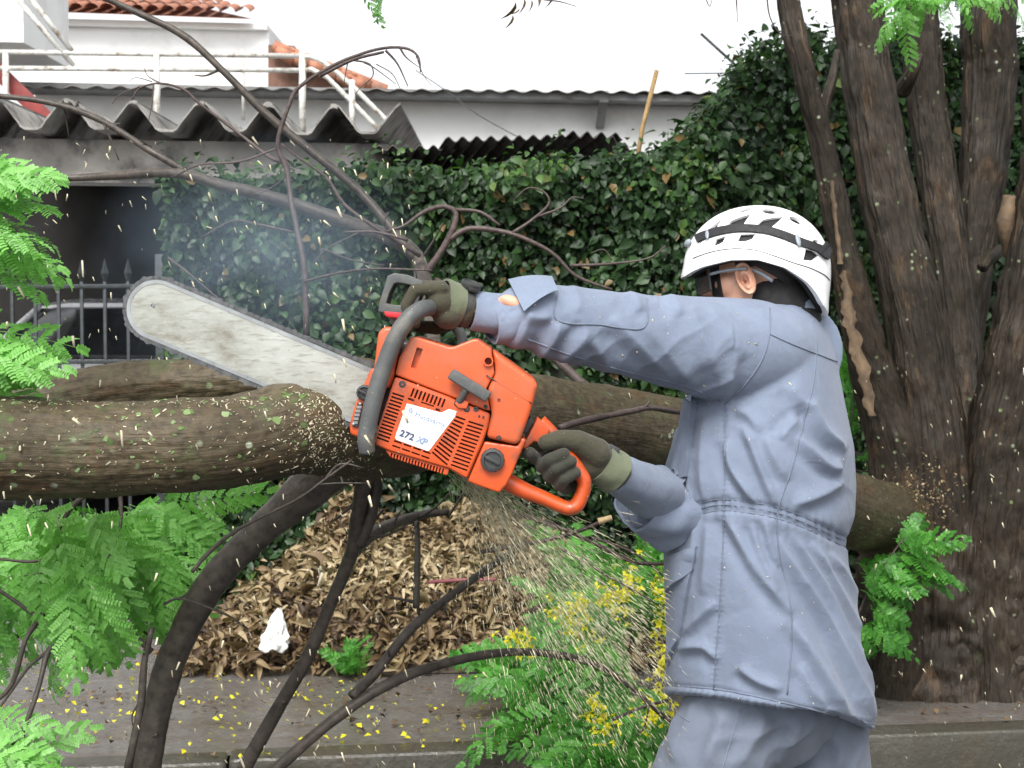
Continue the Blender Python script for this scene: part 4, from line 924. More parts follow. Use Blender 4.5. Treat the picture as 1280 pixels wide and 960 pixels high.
M_ink2 = plain('pale_blue_print', (.2, .28, .42), .5, var=.2)
M_redp = plain('red_plastic', (.45, .02, .03), .4)
saw = thing('chainsaw', 'orange chainsaw with white sticker and long worn bar held by the man', 'chainsaw', ZV(400, 780, 2.6))
def sprism(name, poly, y0, y1, mat, parent=saw, bevel=.004, seg=3, cut=None):
    o = MB().prism([Z(*p) for p in poly], y0, y1).build(name, mat, None if cut else parent, bevel, seg)
    if cut:
        c = cut.build('cutter', None)
        m = o.modifiers.new('b', 'BOOLEAN'); m.operation = 'DIFFERENCE'; m.object = c; m.solver = 'EXACT'
        o2 = evaluated(o, name, mat, parent); bpy.data.objects.remove(c, do_unlink=True)
        o2.data.set_sharp_from_angle(angle=R(35)); return o2
    return o
def slot(mb, a, b, w_, y0, y1):
    """a slot from a to b (zoom px) of width w_ (zoom px)"""
    a = Vector(a); b = Vector(b); t = (b-a).normalized(); n_ = Vector((-t.y, t.x))*w_/2; e = t*w_*.2
    q = [a+n_, a-e, a-n_, b-n_, b+e, b+n_]
    mb.prism([Z(*p) for p in q], y0, y1)
# dark engine block and crankcase
sprism('crankcase', [(150, 400), (230, 300), (400, 340), (560, 400), (640, 560), (520, 700), (440, 772), (170, 690), (120, 560)], SF+.05, SF+.19, M_blk, bevel=.006)
# starter cover with its air slots
cut = MB(); lp = lambda a, b, t: (a[0]+(b[0]-a[0])*t, a[1]+(b[1]-a[1])*t)
for k in range(14):
    t = k/13; a = lp((200, 484), (144, 640), t); b = lp((240, 497), (186, 655), t); slot(cut, a, b, 7, SF-.01, SF+.022)
for k in range(9):
    t = k/8; a = lp((275, 468), (384, 505), t); slot(cut, a, (a[0]-11, a[1]+28), 7, SF-.01, SF+.022)
for k in range(12):
    t = k/11; a = lp((424, 567), (340, 692), t); b = lp((456, 578), (392, 736), t)
    slot(cut, a, b, 7, SF-.01, SF+.022)
for k in range(13):
    t = k/12; a = lp((468, 584), (406, 736), t); b = lp((520, 600), (462, 756), t); slot(cut, a, b, 6.5, SF-.01, SF+.022)
for k in range(4):
    a = (205+k*34, 652+k*12); slot(cut, a, (a[0]+26, a[1]+9), 6, SF-.01, SF+.022)
    slot(cut, (a[0]-6, a[1]+16), (a[0]+22, a[1]+26), 6, SF-.01, SF+.022)
slot(cut, (255, 503), (275, 510), 8, SF-.01, SF+.015); slot(cut, (300, 515), (345, 530), 5, SF-.01, SF+.015); slot(cut, (352, 540), (366, 545), 8, SF-.01, SF+.015)
cover = sprism('starter_cover', [(208, 425), (400, 497), (430, 512), (545, 556), (538, 600), (520, 655), (462, 788), (400, 752), (190, 690), (132, 664), (150, 600)], SF, SF+.055, M_or, bevel=.006, cut=cut)
sprism('starter_backing', [(205, 440), (540, 565), (455, 775), (190, 680), (140, 655)], SF+.03, SF+.056, M_blk, bevel=0)
# lower skirt with upright slots
cut = MB()
for k in range(18):
    a = lp((196, 697), (378, 752), k/17); slot(cut, a, (a[0]-5, a[1]+20), 5.5, SF+.0, SF+.03)
sprism('lower_skirt', [(172, 684), (400, 752), (392, 775), (378, 772), (190, 712)], SF+.006, SF+.06, M_or, bevel=.002, cut=cut)
sprism('skirt_backing', [(180, 692), (388, 756), (380, 768), (192, 708)], SF+.03, SF+.055, M_blk, bevel=0)
# top cover: cylinder shroud and air filter lid
cut = MB()
cut.prism([Z(*p) for p in [(285, 322), (306, 328), (283, 398), (263, 392)]], SF-.02, SF+.016)
cut.prism([Z(*p) for p in [(578, 455), (592, 462), (576, 512), (562, 505)]], SF-.02, SF+.014)
c0 = Z(537, 371); cut.prism([(c0[0]+.0062*math.cos(a), c0[1]+.0062*math.sin(a)) for a in np.linspace(0, 2*math.pi, 16, endpoint=False)], SF-.02, SF+.024)
sprism('top_cover', [(208, 420), (222, 362), (262, 288), (280, 284), (400, 322), (415, 320), (482, 294), (500, 294), (548, 328), (560, 415), (530, 470), (545, 548), (520, 542)], SF+.003, SF+.15, M_or2, bevel=.009, seg=4, cut=cut)
sprism('filter_cover', [(552, 330), (698, 434), (713, 456), (690, 540), (650, 652), (638, 668), (530, 642), (548, 556), (534, 470), (563, 415)], SF-.001, SF+.155, M_or2, bevel=.011, seg=4)
sprism('front_cover', [(146, 270), (168, 250), (208, 252), (226, 280), (205, 420), (188, 470), (120, 452), (132, 390)], SF+.012, SF+.16, M_or2, bevel=.008, seg=4)
# seams between lids
tube_obj('cover_seam', [ZV(530, 420, SF, .0), ZV(600, 465, SF), ZV(690, 520, SF)], .0012, M_blk, saw, 6, 3)
# oil tank at the front with its plate
sprism('oil_tank', [(42, 600), (62, 528), (118, 398), (140, 398), (150, 470), (122, 560), (100, 655), (45, 632)], SF+.02, SF+.15, M_or, bevel=.006)
sprism('chain_catcher_plate', [(52, 602), (72, 520), (92, 522), (74, 610)], SF+.0165, SF+.03, M_blk, bevel=.002)
for q in ((58, 596), (82, 524)):
    V, F = ellip_vf(ZV(*q, SF+.016), (.0028, .002, .0028)); mesh_obj('screw', V, F, M_metal, saw)
for k in range(5):
    a = lp((64, 590), (78, 535), k/4); MB().box((Z(*a)[0]-.004, SF+.0155, Z(*a)[1]-.0022), (Z(*a)[0]+.004, SF+.017, Z(*a)[1]+.0022)).build('plate_mark', M_metal, saw)
def cap(name, c, r, y, mat=M_blk):
    cx_, cz_ = Z(*c); V = []; F = []; r = r/2.822/FPX*SF
    prof = [(0, .012), (1, .012), (1, -.002), (.94, -.005), (.72, -.006), (.66, -.003), (0.001, -.003)]; n_ = 28
    for rr_, dy in prof:
        for k in range(n_):
            a = 2*math.pi*k/n_; kn = 1-.04*(k % 2)*(rr_ == 1); V.append((cx_+r*rr_*kn*math.cos(a), y+dy, cz_+r*rr_*kn*math.sin(a)))
    for i in range(len(prof)-1):
        for k in range(n_): F.append((i*n_+k, i*n_+(k+1) % n_, (i+1)*n_+(k+1) % n_, (i+1)*n_+k))
    o = MB().add(V, F).build(name, mat, saw, smooth=True, angle=35)
    MB().bar((cx_-r*.6, y-.0045, cz_+r*.32), (cx_+r*.6, y-.0045, cz_-r*.32), r*.28, .006, Vector((0, 1, 0))).build('cap_grip', mat, o, .001)
    return o
cap('oil_cap', (97, 484), 29, SF+.016)
cap('fuel_cap', (552, 720), 43, SF+.0)
# fuel tank and rear handle
sprism('fuel_tank', [(522, 655), (640, 672), (655, 640), (672, 650), (640, 725), (622, 770), (600, 812), (575, 838), (500, 812), (462, 796)], SF+.006, SF+.125, M_or, bevel=.009, seg=4)
hp = [(590, 800), (660, 838), (740, 870), (815, 902), (848, 897), (868, 868), (882, 815), (862, 772), (812, 705), (765, 640), (720, 590)]
hr = [.016, .0145, .0125, .0125, .013, .0125, .0125, .013, .0135, .0135, .0125]
V, F, tc = tube_vf([ZV(*p, SF+.055) for p in hp], hr, 16, 6)
V = np.array(V); V[:, 1] = SF+.055+(V[:, 1]-(SF+.055))*1.25
mesh_obj('rear_handle', V, F, M_or, saw)
sprism('handle_lug', [(640, 650), (670, 655), (712, 572), (760, 622), (722, 668), (700, 660), (668, 690), (645, 676)], SF+.035, SF+.075, M_or, bevel=.004)
sprism('throttle_lock', [(640, 640), (655, 598), (690, 570), (700, 590), (676, 628)], SF+.03, SF+.09, M_blk, bevel=.003)
sprism('stop_switch', [(652, 608), (664, 592), (670, 600), (660, 620)], SF+.024, SF+.05, M_redp, bevel=.002)
tube_obj('throttle_trigger', [ZV(668, 690, SF+.055), ZV(690, 712, SF+.055), ZV(694, 740, SF+.055)], [.006, .006, .004], M_blk, saw, 8, 3)
# starter pull handle
tube_obj('starter_rope_neck', [ZV(462, 462, SF, .014), ZV(444, 500, SF, .006), ZV(430, 522, SF, -.004)], [.0075, .006, .008], M_grip, saw, 10, 3)
g0 = MB().bar(ZV(404, 412, SF, .016), ZV(540, 498, SF, .016), .019, .016, Vector((0, 1, 0))).build('starter_grip', M_grip, saw, .005, 3)
sprism('rope_guide', [(418, 520), (440, 500), (470, 515), (462, 540), (432, 538)], SF-.006, SF+.01, M_or2, bevel=.003)
# screws
for q, r_ in (((234, 451), 12), ((461, 538), 12), ((574, 641), 9), ((528, 531), 7), ((494, 540), 9), ((505, 565), 4), ((520, 568), 4), ((575, 508), 6)):
    c_ = ZV(*q, SF-.0005); r_ = r_/2.822/FPX*SF; V = []; F = []
    for rr_, dy in ((1, .003), (1, -.0008), (.8, -.0016), (.45, -.0016), (.4, .001), (.01, .001)):
        for k in range(14): a = 2*math.pi*k/14; V.append(c_+Vector((r_*rr_*math.cos(a), dy, r_*rr_*math.sin(a))))
    for i in range(5):
        for k in range(14): F.append((i*14+k, i*14+(k+1) % 14, i*14+14+(k+1) % 14, i*14+14+k))
    MB().add(V, F).build('screw', M_blk, saw, smooth=True)
c_ = Z(537, 371); V = []; F = []
for rr_, dy in ((.0085, .004), (.0085, -.003), (.0062, -.003), (.0062, .004)):
    for k in range(20): a = 2*math.pi*k/20; V.append((c_[0]+rr_*math.cos(a), SF+dy, c_[1]+rr_*math.sin(a)))
for i in range(3):
    for k in range(20): F.append((i*20+k, i*20+(k+1) % 20, i*20+20+(k+1) % 20, i*20+20+k))
MB().add(V, F).build('bolt_boss', M_or2, saw, smooth=True)
# front handlebar: up the near side, across the top, down the far side
hb = [ZV(112, 690, SF-.012), ZV(110, 640, SF-.018), ZV(124, 560, SF-.018), ZV(150, 460, SF-.018), ZV(178, 375, SF-.018), ZV(212, 290, SF-.018), ZV(258, 220, SF-.012), ZV(300, 188, SF+.008), ZV(322, 182, SF+.045), ZV(330, 182, SF+.1), ZV(345, 190, SF+.17), ZV(385, 225, SF+.215), ZV(425, 285, SF+.225), ZV(435, 350, SF+.22), ZV(440, 430, SF+.19)]
hbo = tube_obj('front_handle', hb, [.0135]+[.0145]*6+[.0142]*3+[.012]*2+[.0095]*3, M_grip, saw, 16, 5)
# hand guard
def ring_prism(name, outer, inner, y0, y1, mat, bevel=.003):
    V = []; n_ = len(outer)
    for y in (y0, y1):
        V += [(Z(*p)[0], y, Z(*p)[1]) for p in outer]; V += [(Z(*p)[0], y, Z(*p)[1]) for p in inner]
    F = []
    for k in range(n_):
        j = (k+1) % n_
        F += [(k, j, n_+j, n_+k), (2*n_+k, 3*n_+k, 3*n_+j, 2*n_+j), (k, 2*n_+k, 2*n_+j, j), (n_+k, n_+j, 3*n_+j, 3*n_+k)]
    return MB().add(V, F).build(name, mat, saw, bevel, 3)
ring_prism('hand_guard', [(138, 196), (150, 140), (172, 68), (196, 56), (248, 64), (302, 86), (296, 128), (276, 176), (246, 206), (190, 206)],
           [(168, 166), (180, 128), (196, 96), (208, 92), (246, 98), (272, 106), (268, 128), (254, 156), (236, 172), (200, 172)], SF+.05, SF+.135, M_grip, .006)
sprism('guard_arm', [(170, 196), (240, 200), (232, 260), (190, 258)], SF+.07, SF+.12, M_grip, bevel=.004)
sprism('brake_flag', [(160, 194), (230, 200), (222, 222), (166, 214)], SF+.048, SF+.07, M_redp, bevel=.003)
tube_obj('handle_brace', [ZV(205, 250, SF+.1), ZV(212, 225, SF+.1), ZV(220, 200, SF+.1)], .007, M_metal, saw, 10, 2)
# side cover and bucking spikes on the far side
sprism('clutch_cover', [(80, 470), (200, 360), (440, 440), (470, 560), (420, 690), (160, 640), (70, 560)], SF+.192, SF+.245, M_or, bevel=.01)
sprism('bucking_spike', [(92, 400), (118, 375), (130, 330), (138, 300), (142, 380), (120, 420), (112, 470), (88, 460), (100, 430)], SF+.16, SF+.166, M_blk, bevel=.001)
sprism('muffler', [(118, 420), (134, 350), (160, 300), (190, 330), (170, 440)], SF+.09, SF+.17, M_blk, bevel=.006)
# guide bar, nose and chain
BY = SF+.185
m, t, b = new_mat('worn_bar_steel'); p_ = worldpos(t)
n1 = tex_noise(t, mapping(t, p_, (9, 9, 16), (0, R(22), 0)), 1, 7, .7); n2 = tex_noise(t, mapping(t, p_, (30, 30, 160), (0, R(-22), 0)), 1, 4)
c = ramp(t, n1, [(.3, (.16, .145, .11)), (.47, (.31, .32, .29)), (.7, (.42, .44, .41))])
c = mix(t, ramp(t, n2, [(.52, (0, 0, 0)), (.75, (.7,)*3)]), c, (.16, .14, .1))
t.links.new(c, b.inputs['Base Color']); b.inputs['Metallic'].default_value = .35; b.inputs['Roughness'].default_value = .42; bump(t, n2, b, .001, .3)
M_bar = m
M_rail2 = plain('polished_bar_rail', (.34, .36, .37), .35, .8, var=.3, scale=20)
M_chain = plain('oily_chain', (.13, .135, .14), .38, .8, var=.4, scale=60)
bp = lambda px, py: (P(px, py, BY).x, P(px, py, BY).z)
tip = Vector(bp(196, 387)); tail = Vector(bp(520, 523)); ax = (tail-tip).normalized(); nrm_ = Vector((-ax.y, ax.x))
if nrm_.y < 0: nrm_ = -nrm_
Lb = (tail-tip).length; hwid = 37/FPX*BY
def bar_outline(hw, off=0):
    q = []
    for a in np.linspace(-math.pi/2, math.pi/2, 20): q.append(tip-ax*(hw*math.cos(a))+nrm_*hw*math.sin(a))
    q.append(tail+nrm_*hw*.96); q.append(tail-nrm_*hw*.96); return [(v.x, v.y) for v in q]
hole = MB(); hc = Vector(bp(192, 382)); hole.prism([(hc.x+.0042*math.cos(a), hc.y+.0042*math.sin(a)) for a in np.linspace(0, 2*math.pi, 14, endpoint=False)], BY-.01, BY+.02)
o = MB().prism(bar_outline(hwid), BY-.0025, BY+.0025).build('guide_bar', M_bar, None, .0006, 1)
c_ = hole.build('cutter', None); mm = o.modifiers.new('b', 'BOOLEAN'); mm.object = c_; mm.solver = 'EXACT'
bar_o = evaluated(o, 'guide_bar', M_bar, saw); bpy.data.objects.remove(c_, do_unlink=True); bar_o.data.set_sharp_from_angle(angle=R(30))
# rails of the bar: raised edge band
ou, inn = bar_outline(hwid+.0006), bar_outline(hwid-.0065); n_ = len(ou); V = []; F = []
for y in (BY-.0034, BY+.0034): V += [(x, y, z) for x, z in ou]+[(x, y, z) for x, z in inn]
for k in range(n_-2):
    j = k+1; F += [(k, j, n_+j, n_+k), (2*n_+k, 3*n_+k, 3*n_+j, 2*n_+j), (k, 2*n_+k, 2*n_+j, j), (n_+k, n_+j, 3*n_+j, 3*n_+k)]
k = n_-1; F += [(k, 0, n_, n_+k), (k, 2*n_+k, 2*n_, 0), (n_+k, n_, 3*n_, 3*n_+k)]
MB().add(V, F).build('bar_rail', M_rail2, bar_o, smooth=True, angle=30)
# chain: tie straps and cutters along the bar
path = [Vector(q) for q in bar_outline(hwid+.0045)[:-2]]
full = [tail-nrm_*(hwid+.0045)]+path+[tail+nrm_*(hwid+.0045)]
seglen = np.concatenate([[0], np.cumsum([(full[i+1]-full[i]).length for i in range(len(full)-1)])])
def at_len(s_):
    i = int(np.searchsorted(seglen, s_)-1); i = max(0, min(i, len(full)-2)); f = (s_-seglen[i])/(seglen[i+1]-seglen[i])
    return full[i].lerp(full[i+1], f), (full[i+1]-full[i]).normalized()
mb = MB(); pitch = .0095; k = 0; s_ = .004
while s_ < seglen[-1]-.01:
    c, tdir = at_len(s_); nn = Vector((tdir.y, -tdir.x))
    if (c+nn*.01-(tip+ax*Lb/2)).length < (c-(tip+ax*Lb/2)).length: nn = -nn
    side = -1 if k % 2 else 1
    prof = [(-.0062, -.0036), (.0062, -.0036), (.0066, .0012), (.003, .003), (-.003, .003), (-.0066, .0012)] if k % 4 != 1 else [(-.006, -.0036), (.006, -.0036), (.0066, .004), (.002, .0062), (-.0015, .0055), (-.002, .0025), (-.0045, .0045), (-.0064, .001)]
    for sd in ((side*.0028,) if k % 4 == 1 else (-.0034, .0034)):
        mb.prism([tuple(c+tdir*a+nn*bb) for a, bb in prof], BY+sd-.0009, BY+sd+.0009)
    mb.prism([tuple(c+tdir*a+nn*bb) for a, bb in ((-.007, -.004), (.007, -.004), (.006, .002), (-.006, .002))], BY-.0012, BY+.0012)
    s_ += pitch*1.25; k += 1
mb.build('saw_chain', M_chain, saw)
# sticker with its print
sprism('sticker', [(250, 520), (352, 548), (372, 553), (398, 540), (426, 548), (420, 566), (330, 686), (322, 688), (212, 648), (208, 640)], SF-.0012, SF+.002, M_sticker, bevel=.0005, seg=1)
TX = Vector((math.cos(R(21.5)), 0, -math.sin(R(21.5)))); TU = Vector((math.sin(R(21.5)), 0, math.cos(R(21.5))))
def lettering(name, s, zpos, size, mat, spread=1.0, bold=0, shear=0):
    cu = bpy.data.curves.new(name, 'FONT'); cu.body = s; cu.size = size; cu.extrude = .0003; cu.offset = bold; cu.space_character = spread; cu.shear = shear
    o = bpy.data.objects.new(name, cu); COL.objects.link(o)
    M = Matrix((TX, TU, Vector((0, -1, 0)))).transposed().to_4x4(); M.translation = ZV(*zpos, SF-.0016)
    o2 = evaluated(o, name, mat); o2.data.transform(M); return place(o2, saw)
lettering('brand_lettering', 'Husqvarna', (277, 563), .0118, M_ink2, 1.05, .0001)
lettering('model_lettering', '272', (223, 632), .0150, M_ink, 1.12, .0007)
lettering('model_suffix', 'XP', (281, 654), .0150, M_ink2, .9, .0006, .2)
# emblem: ring with an H-shaped bridge
ec = ZV(263, 546, SF-.0016); V = []; F = []; r0 = .0038
for rr_ in (r0, r0*.72):
    for k in range(20): a = 2*math.pi*k/20; V.append(ec+TX*rr_*math.cos(a)+TU*rr_*math.sin(a))
for k in range(20): F.append((k, (k+1) % 20, 20+(k+1) % 20, 20+k))
em = MB(); em.add(V, F)
for a_, b2 in (((-.0015, -.002), (-.0015, .002)), ((.0015, -.002), (.0015, .002)), ((-.0015, 0), (.0015, 0)), ((-.002, .0043), (.002, .0043))):
    em.bar(ec+TX*a_[0]+TU*a_[1], ec+TX*b2[0]+TU*b2[1], .0009, .0003, Vector((0, 1, 0)))
em.build('emblem', M_ink2, saw)
# ================================================================ THE MAN
PD = 3.0
M_skin = plain('skin', (.6, .33, .225), .5, var=.12, scale=30, bmp=.15, bscale=250); M_skin.node_tree.nodes['Principled BSDF'].inputs['Subsurface Weight'].default_value = .12
M_skin.node_tree.nodes['Principled BSDF'].inputs['Subsurface Radius'].default_value = (.01, .004, .002)
def cloth(name, col, wear, blot=.5, crease=1.0):
    m, t, b = new_mat(name); p = worldpos(t)
    n = tex_noise(t, p, 7, 6, .62); n2 = tex_noise(t, p, 38, 4, .6)
    c = ramp(t, n, [(.3, tuple(x*.82 for x in col)), (.6, col), (.8, wear)])
    c = mix(t, ramp(t, n2, [(.55, (0, 0, 0)), (.8, (.3*blot,)*3)]), c, tuple(x*.55 for x in col))
    wet = ramp(t, tex_noise(t, p, 3.1, 4, .55, .6), [(.56, (0, 0, 0)), (.64, (.42*blot,)*3)])
    c = mix(t, wet, c, tuple(x*.68 for x in col))
    sm = ramp(t, tex_noise(t, p, 11, 5, .6), [(.66, (0, 0, 0)), (.76, (.5*blot,)*3)]); c = mix(t, sm, c, (.2, .185, .165))
    t.links.new(c, b.inputs['Base Color']); b.inputs['Roughness'].default_value = .85; b.inputs['Specular IOR Level'].default_value = .25
    b.inputs['Sheen Weight'].default_value = .12; b.inputs['Sheen Roughness'].default_value = .5
    w1 = t.nodes.new('ShaderNodeTexWave'); w1.inputs['Scale'].default_value = 330; w1.bands_direction = 'DIAGONAL'; t.links.new(p, w1.inputs['Vector'])
    nb = bump(t, w1.outputs[1], b, .0004, .35)
    nb = bump(t, tex_noise(t, p, 60, 4, .6), b, .003, .28*crease, nb); bump(t, tex_noise(t, p, 17, 3, .55, .8), b, .010, .3, nb)
    return m
M_jack = cloth('blue_grey_work_cloth', (.168, .203, .275), (.208, .248, .322), .85)
M_pant = cloth('blue_grey_trouser_cloth', (.13, .153, .198), (.165, .192, .242))
M_glove = cloth('olive_leather_glove', (.05, .047, .03), (.075, .07, .046), .9, 2.6)
M_gfing = cloth('black_glove_fingers', (.035, .036, .027), (.055, .057, .042), .9, 2.6)
M_gcuff = cloth('light_olive_glove_cuff', (.12, .135, .085), (.15, .17, .11), .9, 2.2)
M_hair = plain('black_hair', (.012, .01, .009), .5, var=.5, scale=180, bmp=1, bscale=420)
M_boot = plain('black_boot_leather', (.02, .019, .018), .5, var=.3)
M_helm = plain('white_helmet_shell', (.82, .83, .83), .32, var=.03, scale=8, dirt=(.7, .7, .68), dscale=20, coat=.2)
M_foam = plain('black_foam', (.012, .012, .013), .8, var=.3)
M_web = plain('black_webbing', (.014, .014, .016), .7, var=.3, scale=60, bmp=.5, bscale=500)
M_clip = plain('grey_plastic_clip', (.24, .27, .3), .45, var=.15)
M_gl = plain('smoked_lens', (.02, .024, .026), .12, var=.2)
M_gl.node_tree.nodes['Principled BSDF'].inputs['Alpha'].default_value = .55
man = thing('person', 'man in blue grey work clothes and white helmet holding the orange chainsaw', 'person', P(950, 1380, PD))
man.location.z = 0
px3 = PD/FPX
# ---- head frame
HC = P(946, 338, PD)
hf = Vector((-.955, .24, -.13)).normalized(); hl = Vector((0, 0, 1)).cross(hf).normalized(); hu = hf.cross(hl)
HM = Matrix((hf, hl, hu)).transposed()
def H(x, y, z): return HC+HM @ Vector((x, y, z))
# ---- body: one continuous skin
al = R(25); ff = Vector((-math.cos(al), math.sin(al), 0)); ll = Vector((-math.sin(al), -math.cos(al), 0))
neck = P(978, 398, PD)
lsh, lel, lwr = P(925, 432, 2.86), P(765, 408, 2.73), P(590, 386, 2.622)
rsh, rel, rwr = P(960, 440, 3.13), P(862, 628, 2.94), P(772, 592, 2.632)
lhip, lkn, lan = P(922, 885, 2.93), P(815, 1110, 2.87), P(840, 1330, 2.9)
rhip, rkn, ran = P(1010, 880, 3.06), P(1052, 1110, 3.1), P(1100, 1318, 3.12)
for v in (lan, ran): v.z = .1
mb = MB()
for c, a_ in ((H(-.012, 0, .035), (.092, .073, .088)), (H(.03, 0, -.03), (.06, .058, .088)), (H(.052, .03, -.022), (.032, .03, .03)), (H(.052, -.03, -.022), (.032, .03, .03)), (H(.075, 0, .022), (.026, .05, .016)), (H(.062, 0, -.088), (.032, .03, .028)), (H(.08, 0, -.06), (.018, .026, .016))):
    mb.add(*ellip_vf(c, a_, HM))
mb.add(*capsule_vf(H(.09, 0, .01), .008, H(.106, 0, -.026), .012)); mb.add(*capsule_vf(H(.096, .012, -.03), .008, H(.096, -.012, -.03), .008))
mb.add(*capsule_vf(H(-.03, 0, -.03), .058, neck, .062)); mb.add(*capsule_vf(H(.0, .045, -.075), .018, H(.06, .018, -.095), .016)); mb.add(*capsule_vf(H(.0, -.045, -.075), .018, H(.06, -.018, -.095), .016))
chest, belly, pelv = P(962, 500, PD), P(955, 640, PD), P(960, 830, PD)
TM = Matrix((ff, ll, Vector((0, 0, 1)))).transposed()
for c, a_ in ((chest, (.105, .15, .17)), (belly, (.1, .135, .16)), (pelv, (.1, .15, .13))): mb.add(*ellip_vf(c, a_, TM))
mb.add(*capsule_vf(lsh, .05, rsh, .05)); mb.add(*capsule_vf(neck, .062, chest, .09))
for (a_, ra, b_, rb_) in ((lsh, .05, lel, .042), (lel, .042, lwr, .0275), (lwr, .0275, P(545, 380, 2.615), .022), (rsh, .05, rel+Vector((.02, .02, -.01)), .034), (rel+Vector((.02, .02, -.01)), .028, rwr, .022), (rwr, .022, P(740, 572, 2.6), .018), (lhip, .085, lkn, .055), (lkn, .055, lan, .038), (rhip, .085, rkn, .055), (rkn, .055, ran, .038), (pelv, .1, lhip, .085), (pelv, .1, rhip, .085)):
    mb.add(*capsule_vf(a_, ra, b_, rb_))
for an_ in (lan, ran): mb.add(*capsule_vf(an_-Vector((0, 0, .045)), .038, an_+ff*.15-Vector((0, 0, .06)), .03))
mb.add(*ellip_vf(P(640, 378, 2.615), (.024, .013, .012), Matrix.Rotation(.35, 3, 'Y')))
blob('body', mb, .0045, 4, M_skin, man)
# ---- ear
def ear(sd):
    E0 = Vector((.018, sd*.069, -.016)); V = []; F = []; nu, nv = 40, 12
    tilt = R(-14); ct, st = math.cos(tilt), math.sin(tilt)
    for j in range(nv+1):
        k = 1-j/nv                                    # 1 at the rim, 0 in the ear canal
        for i in range(nu):
            a = 2*math.pi*i/nu
            rx = .0185*(1+.10*math.sin(a)-.05*math.cos(2*a)); rz = .033*(1-.06*math.cos(a))
            ex, ez = rx*math.cos(a), rz*math.sin(a); ex, ez = ex*ct-ez*st, ex*st+ez*ct
            front = max(0, math.cos(a))               # towards the cheek: joined to the head
            hgt = .017-.011*front**2
            rim = .004*math.exp(-((k-.9)/.09)**2)*(1-front); groove = -.006*math.exp(-((k-.68)/.12)**2)*(.35+.65*max(0, math.sin(a+.5)))
            anti = .003*math.exp(-((k-.45)/.1)**2); bowl = -.013*max(0, 1-k/.42)**.6
            V.append(H(E0.x+ex*k-.002, E0.y+sd*(hgt+rim+groove+anti+bowl), E0.z+ez*k-.006*(1-k)))
    for i in range(nu):                               # back of the ear down to the skull
        a = 2*math.pi*i/nu; rx, rz = .0185*.86, .033*.86; ex, ez = rx*math.cos(a), rz*math.sin(a); ex, ez = ex*ct-ez*st, ex*st+ez*ct
        V.append(H(E0.x+ex+.003, E0.y-sd*.004, E0.z+ez))
    for j in range(nv):
        for i in range(nu): q = (i+1) % nu; F.append((j*nu+i, j*nu+q, (j+1)*nu+q, (j+1)*nu+i))
    b0 = (nv+1)*nu
    for i in range(nu): q = (i+1) % nu; F.append((i, b0+i, b0+q, q))
    F.append(tuple(nv*nu+i for i in range(nu)))
    return MB().add(V, F).build('ear', M_skin, man, smooth=True, angle=70)
for sd in (1, -1): ear(sd)
# ---- hair below the helmet
V = []; F = []
for i in range(23):
    for j in range(61):
        ph = R(62)+R(236)*j/60; back = max(0, 1-abs(ph-math.pi)/R(95))
        th = math.pi*(.2+(.36+.24*min(1, back*1.5))*i/22)
        rough_ = 1+.02*mnoise.noise(Vector((i*1.7, j*1.3, 0)))
        V.append(H(-.013+.1*rough_*math.sin(th)*math.cos(ph), .0805*rough_*math.sin(th)*math.sin(ph), .025+.105*rough_*math.cos(th)))
for i in range(22):
    for j in range(60): F.append((i*61+j, i*61+j+1, (i+1)*61+j+1, (i+1)*61+j))
mesh_obj('hair', [tuple(v) for v in V], F, M_hair, man)
# ---- helmet
AX, AY, AZ = .144, .116, .127
HO = Vector((-.004, 0, .0))
rim_tab = ([0, 25, 50, 75, 95, 115, 135, 155, 180], [-.013, -.010, .006, .017, .016, .0, -.03, -.07, -.094])
hp_f = Vector((-.955, .24, -.02)).normalized(); hp_l = Vector((0, 0, 1)).cross(hp_f).normalized(); hp_u = hp_f.cross(hp_l); KM = Matrix((hp_f, hp_l, hp_u)).transposed(); KC = P(943, 338, PD)
def K(x, y, z): return KC+KM @ Vector((x, y, z))
def helm_pt(ph, s_, k=1.0, lip=0):
    d_ = abs((math.degrees(ph)+180) % 360-180); zr = float(np.interp(d_, *rim_tab)); er = math.asin(zr/AZ) if zr > 0 else zr/AZ
    e = R(90)+(er-R(90))*s_
    if e > 0: rr_, zz = math.cos(e)**.92 if e < R(89.9) else 0.0, AZ*math.sin(e)
    else: rr_, zz = 1-.16*e*e, AZ*e
    rr_ *= 1+lip
    return K(HO.x+AX*k*rr_*math.cos(ph), AY*k*rr_*math.sin(ph), HO.z+zz*k)
def helm_mesh(name, k_out, k_in, mat, parent, smin=.0, nph=120, ns=44):
    V = []; F = []
    prof = [(s_, k_out, .035*math.exp(-((1-s_)/.07)**2)) for s_ in np.linspace(.02, 1, ns)]
    prof += [(1.004, (k_out*.5+k_in*.5), .02)]+[(s_, k_in, 0) for s_ in np.linspace(1, .02, ns)]
    for s_, k, lip in prof:
        for j in range(nph): V.append(helm_pt(2*math.pi*j/nph, s_, k, lip))
    n_ = len(prof)
    for i in range(n_-1):
        for j in range(nph): q = (j+1) % nph; F.append((i*nph+j, i*nph+q, (i+1)*nph+q, (i+1)*nph+j))
    F.append(tuple(range(nph-1, -1, -1))); F.append(tuple((n_-1)*nph+j for j in range(nph)))
    return MB().add(V, F).build(name, mat, parent, smooth=True, angle=60)
helmet = thing('helmet', '', ''); [helmet.pop(k_, None) for k_ in ('label', 'category')]
helmet.location = HC; place(helmet, man)
sh = helm_mesh('helmet_shell', 1.0, .955, M_helm, None)
CAMV = Vector((0, 0, CAMZ))
